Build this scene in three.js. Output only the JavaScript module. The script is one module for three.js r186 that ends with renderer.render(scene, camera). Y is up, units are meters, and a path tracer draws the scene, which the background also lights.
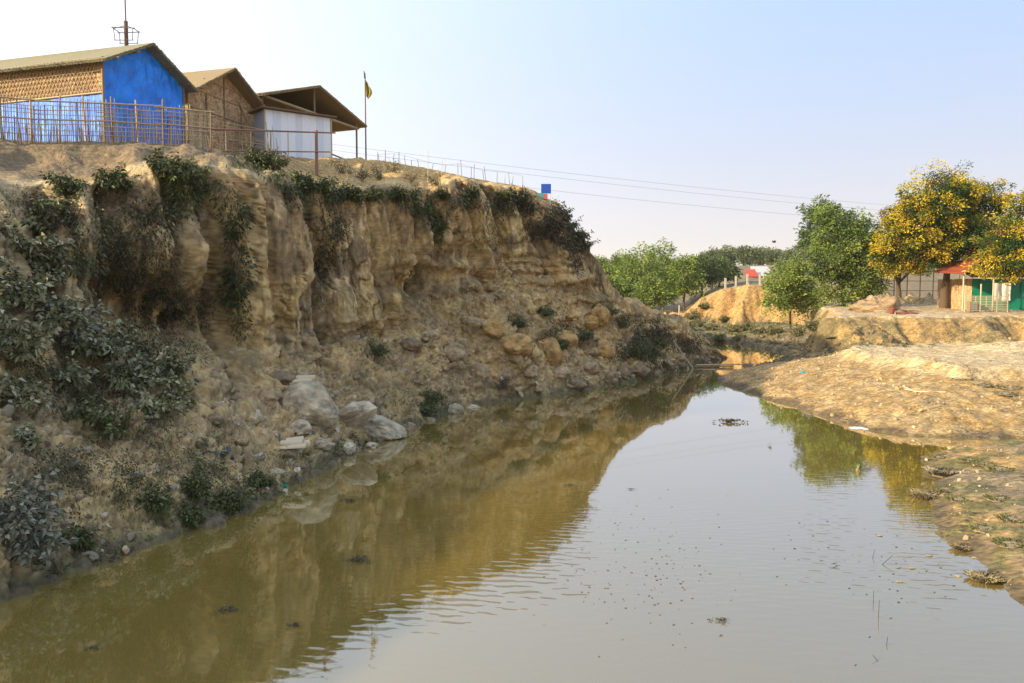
import * as THREE from 'three';
import { ImprovedNoise } from 'three/addons/math/ImprovedNoise.js';
import { mergeGeometries } from 'three/addons/utils/BufferGeometryUtils.js';

// ---------------------------------------------------------------- camera, sky, sun, exposure
const W = 1024, HGT = 683, EYE = 5, HORIZON = 288, F = 804;
const scene = new THREE.Scene();
const camera = new THREE.PerspectiveCamera(2 * Math.atan(HGT / 2 / F) * 180 / Math.PI, W / HGT, 0.1, 3000);
const PITCH = -Math.atan((HGT / 2 - HORIZON) / F);
camera.position.set(0, EYE, 0);
camera.rotation.x = PITCH;
camera.updateMatrixWorld(true);

const renderer = new THREE.WebGLRenderer({ antialias: true });
renderer.setSize(W, HGT);
renderer.toneMapping = THREE.LinearToneMapping;
renderer.toneMappingExposure = 1.62;
renderer.shadowMap.enabled = true;

const SUN_AZ = 100 * Math.PI / 180, SUN_EL = 24 * Math.PI / 180;
const sunDir = new THREE.Vector3(-Math.sin(SUN_AZ) * Math.cos(SUN_EL), Math.sin(SUN_EL), -Math.cos(SUN_AZ) * Math.cos(SUN_EL));
const sun = new THREE.DirectionalLight(new THREE.Color(1.0, 0.83, 0.56), 5.0);
sun.position.copy(sunDir).multiplyScalar(200);
sun.castShadow = true;
sun.shadow.radius = 2;
sun.shadow.mapSize.set(2048, 2048);
Object.assign(sun.shadow.camera, { left: -90, right: 90, top: 90, bottom: -90, near: 1, far: 500 });
sun.target.position.set(5, 0, -50);
scene.add(sun, sun.target);

{
  const w = 512, h = 256, data = new Float32Array(w * h * 4);
  const v = new THREE.Vector3();
  for (let j = 0; j < h; j++) for (let i = 0; i < w; i++) {
    const el = ((j + 0.5) / h - 0.5) * Math.PI, az = ((i + 0.5) / w - 0.5) * 2 * Math.PI;
    v.set(Math.cos(el) * Math.cos(az), Math.sin(el), Math.cos(el) * Math.sin(az));
    const g = Math.acos(Math.max(-1, Math.min(1, v.dot(sunDir)))) * 180 / Math.PI;
    const e = Math.max(0, el * 180 / Math.PI);
    const k = 1 - Math.exp(-e / 13);
    const glow = Math.exp(-Math.pow(g / 83, 4)) * 0.9;
    const hz = [0.86, 0.745, 0.62], zn = [0.30, 0.54, 0.93];
    const o = (j * w + i) * 4;
    for (let c = 0; c < 3; c++) {
      const b = hz[c] * (1 - k) + zn[c] * k;
      data[o + c] = (b * (1 - 0.55 * glow) + glow * [1.12, 1.07, 1.0][c]) * 0.74;
    }
    data[o + 3] = 1;
  }
  const t = new THREE.DataTexture(data, w, h, THREE.RGBAFormat, THREE.FloatType);
  t.mapping = THREE.EquirectangularReflectionMapping;
  t.magFilter = THREE.LinearFilter; t.minFilter = THREE.LinearFilter; t.wrapS = THREE.RepeatWrapping;
  t.needsUpdate = true;
  scene.background = t; scene.environment = t;
}
scene.fog = new THREE.FogExp2(new THREE.Color(0.93, 0.88, 0.8), 0.00016);

// ---------------------------------------------------------------- helpers
let seed = 12345;
function rnd() { seed = (seed + 0x6D2B79F5) | 0; let t = Math.imul(seed ^ (seed >>> 15), 1 | seed); t = (t + Math.imul(t ^ (t >>> 7), 61 | t)) ^ t; return ((t ^ (t >>> 14)) >>> 0) / 4294967296; }
const rr = (a, b) => a + (b - a) * rnd();
const perlin = new ImprovedNoise();
const N3 = (x, y, z) => perlin.noise(x + 37.3, y + 11.7, z + 5.1);
function fbm(x, y, z, o = 4, g = 0.5) { let a = 1, s = 0, f = 1; for (let i = 0; i < o; i++) { s += a * N3(x * f, y * f, z * f + i * 7.7); a *= g; f *= 2.03; } return s; }
const clamp = (x, a = 0, b = 1) => Math.min(b, Math.max(a, x));
const sst = (a, b, x) => { const t = clamp((x - a) / (b - a)); return t * t * (3 - 2 * t); };
const mix = (a, b, t) => a + (b - a) * t;
const mix3 = (a, b, t) => [mix(a[0], b[0], t), mix(a[1], b[1], t), mix(a[2], b[2], t)];
const V = (x, y, z) => new THREE.Vector3(x, y, z);
const used = {};
function numbered(n) { const k = used[n] = (used[n] ?? -1) + 1; return k ? `${n}_${String(k).padStart(3, '0')}` : n; }
function shade(o) { o.castShadow = true; o.receiveShadow = true; return o; }
function tag(o, label, category, group, kind) { o.userData.label = label; o.userData.category = category; if (group) o.userData.group = group; if (kind) o.userData.kind = kind; return o; }
function thing(name, label, category, pos, turn = 0, group) {
  const o = new THREE.Group(); o.name = numbered(name); o.position.copy(pos); o.rotation.y = turn; scene.add(o);
  return tag(o, label, category, group);
}
function part(name, geo, m, parent, label) { const o = shade(new THREE.Mesh(geo, m)); o.name = name; if (label) o.userData.label = label; parent.add(o); return o; }
function solo(name, geo, m, label, category, pos, group) { const o = shade(new THREE.Mesh(geo, m)); o.name = numbered(name); if (pos) o.position.copy(pos); scene.add(o); return tag(o, label, category, group); }
function struct(name, geo, m) { const o = shade(new THREE.Mesh(geo, m)); o.name = numbered(name); o.userData.kind = 'structure'; scene.add(o); return o; }
function mat(r, g, b, rough = 0.9, extra = {}) { return new THREE.MeshStandardMaterial({ color: new THREE.Color().setRGB(r, g, b), roughness: rough, side: THREE.DoubleSide, ...extra }); }

// pixel <-> world. A pixel gives a direction; the depth (metres ahead) comes from what the thing stands on.
const cP = Math.cos(PITCH), sP = Math.sin(PITCH);
function at(px, py, d) {
  const x = (px - 512) / F, y = (HGT / 2 - py) / F;        // camera axes, forward 1
  const fy = y * cP + sP, fz = cP - y * sP;                  // world up / ahead per unit
  const k = d / fz;
  return V(x * k, EYE + fy * k, -d);
}
function proj(X, Y, d) { const u = Y - EYE, fw = d * cP + u * sP, up = u * cP - d * sP; return [512 + F * X / fw, HGT / 2 - F * up / fw, fw]; }

// tubes and boxes
function rod(a, b, r0, r1 = r0, seg = 6) {
  const g = new THREE.CylinderGeometry(r1, r0, a.distanceTo(b), seg, 1);
  g.translate(0, a.distanceTo(b) / 2, 0);
  g.applyQuaternion(new THREE.Quaternion().setFromUnitVectors(V(0, 1, 0), b.clone().sub(a).normalize()));
  g.translate(a.x, a.y, a.z);
  return g;
}
function box(w, h, d, x = 0, y = 0, z = 0) { const g = new THREE.BoxGeometry(w, h, d); g.translate(x, y, z); return g; }

// textures
function noiseTex(size, fn, srgb = false, rep = null) {
  const d = new Uint8Array(size * size * 4);
  for (let j = 0; j < size; j++) for (let i = 0; i < size; i++) {
    const v = fn(i / size, j / size), o = (j * size + i) * 4;
    if (Array.isArray(v)) { d[o] = clamp(v[0]) * 255; d[o + 1] = clamp(v[1]) * 255; d[o + 2] = clamp(v[2]) * 255; } else d[o] = d[o + 1] = d[o + 2] = clamp(v) * 255;
    d[o + 3] = 255;
  }
  const t = new THREE.DataTexture(d, size, size, THREE.RGBAFormat);
  t.magFilter = THREE.LinearFilter; t.minFilter = THREE.LinearMipmapLinearFilter; t.wrapS = t.wrapT = THREE.RepeatWrapping;
  if (srgb) t.colorSpace = THREE.SRGBColorSpace;
  t.needsUpdate = true; return t;
}
// tileable noise: blend of four shifted copies
function tile(f) { return (u, v) => { const a = f(u, v), b = f(u - 1, v), c = f(u, v - 1), d = f(u - 1, v - 1); return mix(mix(a, b, u), mix(c, d, u), v); }; }
const soilBump = noiseTex(512, tile((u, v) => 0.5 + 0.42 * fbm(u * 14, v * 14, 1.3, 5, 0.55)));
const soilColor = noiseTex(512, (() => {
  const f = tile((u, v) => fbm(u * 9, v * 9, 8.3, 6, 0.68)), q = tile((u, v) => fbm(u * 34, v * 34, 3.3, 3, 0.6));
  return (u, v) => { const a = f(u, v), b = q(u, v), k = 0.78 + 0.2 * a + 0.34 * b; return [k * 1.0, k * 0.985, k * 0.96]; };
})(), true);
const strawBump = noiseTex(512, tile((u, v) => 0.5 + 0.35 * fbm(u * 60, v * 6, 1.3, 4, 0.6)));
const matBump = noiseTex(512, (u, v) => { const a = Math.floor(u * 24), b = Math.floor(v * 24); return (a + b) % 2 ? 0.5 + 0.5 * Math.sin(u * 24 * Math.PI % Math.PI) : 0.5 * Math.sin(v * 24 * Math.PI % Math.PI); });

// ---------------------------------------------------------------- the cliff: a lofted surface through surveyed columns
// each column: foot at the water F(X,d), base of the steep face B(X,d,h), rim R, crest C, back P  (d = metres ahead)
const COLS = [
  [[-9.5, -15], [-13, -15, 2], [-18, -15, 6.5], [-24, -15, 9], [-70, -15, 10]],
  [[-9, 0], [-12.5, 1, 2], [-17.5, 3, 6.5], [-23, 5, 9.3], [-70, 5, 10.5]],
  [[-8.6, 8], [-11.8, 11, 2.2], [-16.2, 15, 7], [-20, 19, 9.7], [-70, 30, 11]],
  [[-8.1, 12.7], [-10.8, 17, 2.3], [-14, 22, 7.5], [-17.2, 27, 10], [-60, 75, 11.5]],
  [[-7.25, 14.5], [-10.2, 20, 2.5], [-12, 23.5, 8.2], [-14.6, 28.5, 10.15], [-50, 80, 12]],
  [[-6.3, 17], [-9.45, 24.4, 3.27], [-9.75, 25.2, 8.76], [-12, 31, 10.4], [-42, 85, 12.3]],
  [[-5.5, 19.9], [-7.65, 29, 2.76], [-7.85, 29.8, 8.82], [-10.3, 39, 11.3], [-34, 90, 12.5]],
  [[-4.7, 24.6], [-6.37, 31.6, 3.0], [-6.45, 32.3, 9.05], [-8.3, 42.3, 11.7], [-30, 92, 12.5]],
  [[-3.8, 28.3], [-5.2, 34.5, 3.4], [-4.9, 35.2, 9.37], [-6, 44.5, 11.8], [-26, 95, 12.5]],
  [[-1.4, 34.4], [-2.05, 39.7, 4.9], [-1.6, 40.5, 10.1], [-1.9, 48, 11.4], [-18, 98, 12]],
  [[1, 36.5], [0.9, 41.5, 5.9], [1, 43, 10], [1.2, 49, 10.9], [-12, 98, 11]],
  [[2.8, 38.2], [3.2, 43.5, 4.9], [3.1, 45.3, 8.9], [3.2, 50, 9.6], [-8, 98, 9]],
  [[3.9, 39.6], [4.2, 45, 4.4], [4.35, 46.3, 7], [4.3, 50, 7.6], [-6, 98, 5]],
  [[5.6, 41.8], [6.2, 46, 3.2], [6.4, 47.5, 4.5], [6.3, 51, 4.5], [0, 80, 2]],
  [[9.6, 47.5], [10.6, 51, 1.7], [10.9, 52.2, 2.9], [11, 54, 2.9], [6, 70, 1]],
  [[14.2, 55.5], [14.4, 56.3, 0.25], [14.5, 57, 0.5], [14.4, 58, 0.5], [12, 66, -0.5]],
  [[15.2, 57.5], [15, 58, -0.5], [15, 58.5, -0.6], [14.8, 59, -0.7], [13, 66, -1]],
];
function catmull(p0, p1, p2, p3, t) { const a = 2 * p1, b = p2 - p0, c = 2 * p0 - 5 * p1 + 4 * p2 - p3, e = -p0 + 3 * p1 - 3 * p2 + p3; return 0.5 * (a + b * t + c * t * t + e * t * t * t); }
function colAt(k, t) {
  const n = COLS.length, g = i => COLS[clamp(i, 0, n - 1)];
  const q = [g(k - 1), g(k), g(k + 1), g(k + 2)], out = [];
  for (let a = 0; a < 5; a++) { const p = []; for (let c = 0; c < (a ? 3 : 2); c++) p.push(catmull(q[0][a][c], q[1][a][c], q[2][a][c], q[3][a][c], t)); if (!a) p.push(0); out.push(p); }
  return out;
}
const cliff = { pos: null, nu: 0, nv: 0 };
{
  const us = [];
  for (let k = 0; k < COLS.length - 1; k++) {
    const a = COLS[k], b = COLS[k + 1];
    const len = Math.max(Math.hypot(b[1][0] - a[1][0], b[1][1] - a[1][1]), Math.hypot(b[0][0] - a[0][0], b[0][1] - a[0][1]), Math.hypot(b[2][0] - a[2][0], b[2][1] - a[2][1]));
    const n = k < 2 ? 24 : Math.ceil(len / 0.052);
    for (let i = 0; i < n; i++) us.push([k, i / n]);
  }
  us.push([COLS.length - 2, 1]);
  const segs = [8, 140, 165, 76, 40], nv = segs.reduce((a, b) => a + b, 0) + 1, nu = us.length;
  const pos = new Float32Array(nu * nv * 3), wf = new Float32Array(nu * nv), vv = new Float32Array(nu * nv), ss = new Float32Array(nu);
  const tmp = [];
  let s = 0, prev = null; const nrm = [];
  const colsE = us.map(([k, t]) => colAt(k, t));
  for (let i = 0; i < nu; i++) {
    const c = colsE[i];
    if (prev) s += Math.hypot(c[1][0] - prev[1][0], c[1][1] - prev[1][1]);
    prev = c; ss[i] = s;
    const a = colsE[Math.max(0, i - 30)], b = colsE[Math.min(nu - 1, i + 30)];
    let tx = b[2][0] + b[1][0] - a[2][0] - a[1][0], td = b[2][1] + b[1][1] - a[2][1] - a[1][1]; const l = Math.hypot(tx, td);
    nrm.push([td / l, -tx / l]);                          // towards the river
  }
  const colPx = colsE.map(c => c[1][1] > 3 ? proj((c[1][0] + c[2][0]) / 2, (c[1][2] + c[2][2]) / 2, (c[1][1] + c[2][1]) / 2)[0] : -999);
  const sAt = px => { for (let i = 1; i < nu; i++) if (colPx[i] >= px && colPx[i - 1] < px) return ss[i]; return -99; };
  const GUL = [[60, 0.8, 0.5], [130, 1.4, 0.8], [226, 1.5, 0.42], [268, 0.7, 0.25], [318, 1.5, 0.35], [345, 0.6, 0.22], [392, 1.3, 0.28], [372, 0.5, 0.2], [438, 1.1, 0.6], [482, 0.9, 0.4], [520, 0.8, 0.4], [548, 0.6, 0.35], [290, 0.4, 0.18], [415, 0.4, 0.2], [180, 0.5, 0.3]].map(([p, a, w]) => [sAt(p), a, w]);
  for (let i = 0; i < nu; i++) {
    const c = colsE[i], [nx, nd] = nrm[i];
    const pts = [[c[0][0] + nx * 2, c[0][1] + nd * 2, -1.2], c[0], c[1], c[2], c[3], c[4]];
    let j = 0; const prof = [];
    for (let a = 0; a < 5; a++) {
      const n = segs[a];
      for (let q = 0; q < n; q++) {
        let t = q / n; if (a === 4) t = Math.pow(t, 2.2);
        const p = pts[a], r = pts[a + 1];
        prof.push([mix(p[0], r[0], t), mix(p[1], r[1], t), mix(p[2], r[2], t)]);
        vv[i * nv + j++] = a + t;
      }
    }
    prof.push(pts[5].slice()); vv[i * nv + j] = 5;
    for (let it = 0; it < 20; it++) for (let q = 1; q < nv - 1; q++) for (let m = 0; m < 3; m++) prof[q][m] = 0.25 * prof[q - 1][m] + 0.5 * prof[q][m] + 0.25 * prof[q + 1][m];
    // sculpt: flutes and buttresses on the steep face, spurs running down the talus, undercut ledges
    for (let q = 0; q < nv; q++) {
      const p = prof[q], v = vv[i * nv + q], y = p[2], sx = ss[i];
      const face = sst(1.75, 2.25, v) * (1 - sst(2.85, 3.1, v));
      const tal = sst(0.95, 1.3, v) * (1 - sst(1.9, 2.3, v));
      const slant = 0.25 + 0.55 * sst(42, 60, sx);
      const warp = 0.3 * N3(sx * 0.5, y * 0.13, 2);
      const q1 = (sx + slant * (y - 6)) / 2.6 + warp, q2 = (sx + slant * (y - 6)) / 1.05 + warp * 1.4;
      const f1 = Math.abs(N3(q1, y * 0.035, 0.5)), f2 = Math.abs(N3(q2, y * 0.06, 4.5)), f3 = Math.abs(N3(q2 * 2.7, y * 0.12, 1.5));
      const endFade = 1 - 0.65 * sst(62, 75, sx);
      let dsp = face * endFade * (1.25 * (Math.pow(f1, 0.75) - 0.33) + 0.8 * (Math.pow(f2, 0.8) - 0.27) + 0.24 * (f3 - 0.2));
      const gs = sx + slant * 0.8 * (y - 6) + 0.22 * N3(y * 0.35, sx * 0.3, 6);
      for (const [g0, ga, gw] of GUL) { const e = (gs - g0) / gw; if (e > -3 && e < 3) dsp -= (face * (1 - 0.35 * sst(1.2, 1.6, 4.2 - v)) + 0.35 * tal * sst(1.3, 1.9, v)) * 1.75 * ga * Math.exp(-Math.pow(Math.abs(e), 1.15)); }
      dsp += face * 0.35;
      const rt = sst(44, 54, sx); dsp += tal * endFade * ((1.1 + 0.9 * rt) * (Math.abs(N3(q1 * 0.8, y * 0.12, 9.5)) - 0.2) + 0.55 * (Math.abs(N3(q2 * 0.8, y * 0.3, 6.5)) - 0.2));
      // ledges in the lower half
      const led = Math.abs(N3(y * 1.5 + 0.4 * N3(sx * 0.3, 1, 7), sx * 0.1, 3)) - 0.22;
      dsp += (face * (1 - sst(2.3, 2.7, v)) + tal * 0.8) * (0.32 + 0.5 * rt) * led;
      p[0] += nx * dsp; p[1] += nd * dsp;
      const rimN = sst(2.6, 3.0, v) * (1 - sst(3.6, 4.0, v));
      p[2] += rimN * 0.55 * fbm(sx * 0.35, v, 5, 3) + tal * 0.35 * fbm(p[0] * 0.6, p[1] * 0.6, 4, 3) - 0.9 * face * sst(2.55, 3, v) * Math.max(0, 0.18 - f1) * 3;
      const o = (i * nv + q) * 3; pos[o] = p[0]; pos[o + 1] = p[2]; pos[o + 2] = -p[1]; wf[i * nv + q] = face;
    }
  }
  // hollows and bulges seen in the face: [pixel, radius m, push m]; where the pixel meets the sculpted face
  const idx = (i, j) => i * nv + j;
  function find(px, py) { let best = null, bd = 1e9; for (let i = 0; i < nu; i += 2) for (let j = 8; j < nv - 20; j += 2) { const o = idx(i, j) * 3; const d = -pos[o + 2]; if (d < 3) continue; const q = proj(pos[o], pos[o + 1], d); const e = (q[0] - px) ** 2 + (q[1] - py) ** 2; if (e < 30 && q[2] < bd) { bd = q[2]; best = [pos[o], pos[o + 1], pos[o + 2], i]; } } return best; }
  const push = [[170, 312, 1.3, -1.7], [205, 320, 0.9, -1.7], [110, 290, 1.2, -1.2], [440, 285, 1.0, -2.8], [405, 290, 0.8, -1.4], [285, 330, 0.5, -1.0], [330, 325, 0.6, -1.1], [190, 262, 1.1, 0.5], [335, 270, 0.7, -0.9], [325, 300, 0.6, -0.8],
    [475, 225, 1.3, 0.4], [490, 310, 1.2, 0.4], [510, 265, 0.6, -0.6], [30, 505, 1.3, 0.8], [60, 535, 0.7, -0.6], [60, 300, 1.1, -0.5], [120, 500, 0.9, -0.7], [225, 400, 0.35, -0.6], [505, 355, 1.6, 0.5], [440, 345, 1.4, 0.45]];
  for (const [px, py, r, a] of push) {
    const c = find(px, py); if (!c) { console.log('no hit', px, py); continue; }
    const [nx, nd] = nrm[c[3]];
    for (let k = 0; k < nu * nv; k++) { const o = k * 3, e = (pos[o] - c[0]) ** 2 + ((pos[o + 1] - c[1]) * 1.1) ** 2 + (pos[o + 2] - c[2]) ** 2; if (e < r * r * 6) { const w = a * Math.exp(-e / (r * r)); pos[o] += nx * w; pos[o + 2] -= nd * w; } }
  }
  const index = new Uint32Array((nu - 1) * (nv - 1) * 6); let n = 0;
  for (let i = 0; i < nu - 1; i++) for (let j = 0; j < nv - 1; j++) { const a = idx(i, j), b = idx(i + 1, j), c = idx(i + 1, j + 1), d = idx(i, j + 1); index.set([a, b, d, b, c, d], n); n += 6; }
  const geo = new THREE.BufferGeometry();
  geo.setAttribute('position', new THREE.BufferAttribute(pos, 3));
  geo.setIndex(new THREE.BufferAttribute(index, 1));
  geo.computeVertexNormals();
  // clods, cracks and grit along the surface normal
  const no = geo.attributes.normal.array, uv = new Float32Array(nu * nv * 2), col = new Float32Array(nu * nv * 3);
  const TAN = [0.50, 0.345, 0.14], GREY = [0.385, 0.275, 0.14], OCH = [0.44, 0.26, 0.085], DARK = [0.12, 0.09, 0.055], PALE = [0.65, 0.49, 0.25], RED = [0.27, 0.155, 0.08], GOLD = [0.50, 0.31, 0.10], MOSS = [0.075, 0.08, 0.035];
  for (let i = 0; i < nu; i++) {
    let arc = 0;
    for (let j = 0; j < nv; j++) {
      const k = idx(i, j), o = k * 3, v = vv[k], face = wf[k];
      const x = pos[o], y = pos[o + 1], z = pos[o + 2];
      const tal = sst(0.72, 1.02, v) * (1 - sst(1.9, 2.2, v)), top = sst(3.0, 3.3, v), far = sst(4.02, 4.15, v);
      const rough = 0.06 + 0.55 * tal + 0.40 * face + 0.14 * top * (1 - far);
      const b1 = Math.abs(fbm(x * 1.1, y * 1.1, z * 1.1, 3)), b2 = fbm(x * 3.6, y * 3.6, z * 3.6, 3, 0.6), cr = Math.abs(N3(x * 1.7, y * 0.9, z * 1.7));
      const bl = Math.pow(Math.abs(N3(x * 2.2 + 3, y * 2.2, z * 2.2)), 0.6);
      const fb = face * (0.14 * (Math.abs(fbm(x * 0.95, y * 0.14, z * 0.95, 3)) - 0.25) + 0.085 * fbm(x * 3.0, y * 0.6, z * 3.0, 3, 0.6) + 0.06 * fbm(x * 8, y * 1.8, z * 8, 3, 0.65));
      let d = fb + (rough - 0.4 * face) * (0.42 * (b1 - 0.25) + 0.15 * b2 + 0.3 * tal * (bl - 0.4)) + 0.05 * tal * fbm(x * 9, y * 9, z * 9, 3, 0.65) - 0.2 * face * Math.max(0, 0.07 - cr) / 0.07 * sst(0.1, 0.4, N3(x * .4, y * .4, z * .4) + .2);
      if (v < 0.8) d *= 0.5;
      if (v > 4.3) d = 0;
      pos[o] += no[o] * d; pos[o + 1] += no[o + 1] * d; pos[o + 2] += no[o + 2] * d;
      if (j) { const p = o - 3; arc += Math.hypot(pos[o] - pos[p], pos[o + 1] - pos[p + 1], pos[o + 2] - pos[p + 2]); }
      uv[k * 2] = ss[i] / 3.1; uv[k * 2 + 1] = arc / 3.1;
      // soil colours: beds and patches of clay, sand, humus near the rim, damp weedy soil at the waterline
      const sx = ss[i];
      const n1 = fbm(x * 0.35, y * 0.5, z * 0.35, 4) , n2 = fbm(x * 1.3, y * 1.3, z * 1.3, 4), streak = fbm(sx * 1.6, y * 0.14, 3, 4);
      let c = mix3(TAN, GREY, sst(-0.25, 0.4, n1));
      c = mix3(c, OCH, sst(38, 58, sx) * sst(-0.15, 0.4, n1 + 0.3 * n2) * 0.75);
      c = mix3(c, PALE, sst(0.05, 0.4, face > 0.5 ? fbm(x * 1.5, y * 0.25, z * 1.5, 4) : n2) * (0.5 + 0.25 * face));
      c = mix3(c, RED, face * sst(2.72, 2.98, v + 0.25 * n2) * 0.6);
      c = mix3(c, DARK, face * sst(0.08, 0.3, streak + 0.25 * n2) * 0.45); c = mix3(c, DARK, (face + tal) * sst(0.15, 0.4, fbm(x * 0.55, y * 0.4, z * 0.55 + 20, 4)) * 0.35);
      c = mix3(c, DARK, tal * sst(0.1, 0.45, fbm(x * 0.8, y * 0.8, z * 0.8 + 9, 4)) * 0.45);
      
      c = mix3(c, [0.21, 0.15, 0.08], (1 - top) * sst(0.0, 0.4, fbm(x * 0.6, y * 0.6, z * 0.6 + 4, 4)) * 0.8);
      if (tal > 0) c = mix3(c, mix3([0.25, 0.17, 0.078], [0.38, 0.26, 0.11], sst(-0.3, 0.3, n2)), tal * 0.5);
      c = mix3(c, [0.085, 0.066, 0.036], (1 - sst(0.03, 0.34, y + 0.3 * n2)) * 0.85);
      c = mix3(c, MOSS, (1 - sst(0.1, 0.9, y + 0.5 * n2)) * sst(-0.2, 0.3, n2 + n1) * 0.7);
      if (top > 0) { const n4 = fbm(x * 5, y * 5, z * 5, 3), t = mix3(mix3(GOLD, [0.38, 0.23, 0.08], sst(-0.3, 0.4, n4)), mix3([0.20, 0.135, 0.068], [0.145, 0.10, 0.052], sst(-.4, .4, n4 + n2 * .4)), 1 - sst(40, 47, sx + 4 * n1)); c = mix3(c, mix3(t, [0.2, 0.17, 0.08], sst(0.2, 0.5, n4 + 0.3 * n2) * 0.4), top); }
      const gr = clamp(1 + 0.5 * fbm(x * 6, y * mix(5, 1.7, face), z * 6, 4, 0.8), 0.45, 1.55);
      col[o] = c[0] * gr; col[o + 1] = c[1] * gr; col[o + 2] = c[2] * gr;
    }
  }
  geo.setAttribute('uv', new THREE.BufferAttribute(uv, 2));
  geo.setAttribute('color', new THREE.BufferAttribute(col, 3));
  geo.computeVertexNormals();
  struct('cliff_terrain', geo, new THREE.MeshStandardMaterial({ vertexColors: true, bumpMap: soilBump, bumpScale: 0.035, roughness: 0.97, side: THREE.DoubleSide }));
  Object.assign(cliff, { pos, no: geo.attributes.normal.array, nu, nv, vv, ss, idx });
}

// ---------------------------------------------------------------- ground beyond and to the right
const SHORE = [[700, -60], [9.5, -60], [8.6, 0], [8, 9], [8, 12.5], [8.2, 13.8], [9, 16.6], [9.6, 18], [10.7, 19.9], [11.6, 22.6], [12.7, 24.2], [14.5, 25.1], [20, 25.4], [24, 25.8], [20, 26.3], [16.8, 26.5], [13.9, 26.8], [12.5, 28.0], [12.1, 30], [12.0, 33.8], [11.2, 38], [10.9, 41.4], [11.2, 43.9], [12.4, 46.2], [14.3, 48.6], [17, 52], [20, 57], [21, 62], [21, 68], [20.3, 73.5], [18.5, 75.5], [16.2, 74], [14, 69], [12, 65], [9, 63], [0, 63], [-30, 63], [-700, 63], [-700, 900], [700, 900]];
function shoreDist(x, d) {
  let best = 1e9, inside = false;
  for (let i = 0, j = SHORE.length - 1; i < SHORE.length; j = i++) {
    const [ax, ad] = SHORE[j], [bx, bd] = SHORE[i], ex = bx - ax, ed = bd - ad;
    const t = clamp(((x - ax) * ex + (d - ad) * ed) / (ex * ex + ed * ed));
    const q = (x - ax - ex * t) ** 2 + (d - ad - ed * t) ** 2; if (q < best) best = q;
    if ((ad > d) !== (bd > d) && x < ax + (d - ad) / ed * ex) inside = !inside;
  }
  return (inside ? 1 : -1) * Math.sqrt(best);
}
const interp = (pts, x) => { if (x <= pts[0][0]) return pts[0][1]; for (let i = 1; i < pts.length; i++) if (x <= pts[i][0]) return mix(pts[i - 1][1], pts[i][1], (x - pts[i - 1][0]) / (pts[i][0] - pts[i - 1][0])); return pts[pts.length - 1][1]; };
function zones(x, d) {
  const sdr = shoreDist(x, d), wob = 0.35 * fbm(x * 0.35, 0, d * 0.35, 3);
  const sd = sdr + (sdr > -1.2 ? 0.35 * fbm(x * 0.8, 2, d * 0.8, 3) * sst(-1.2, 0, sdr) : 0);
  const edgeX = 20.3 + 0.33 * (d - 51);
  const terr = sst(-1.5, 1.3, (d - (50.9 + 0.07 * (x - 20)) + 1.7 * fbm(x * 0.33, 1, d * 0.33, 4))) * sst(-0.9, 0.9, x - edgeX + 1.4 * fbm(x * 0.25, 7, d * 0.25, 3));
  const mnd = sst(0, 1, (d - (78 + 1.15 * (31 - x) + 3.2 * fbm((x - d * 1.15) * 0.2, 5, 1, 3)) + 1.6 * N3((x - d * 1.15) * 0.45, 0, 3)) / 4.2);
  return { sd, terr, mnd, wob };
}
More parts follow.
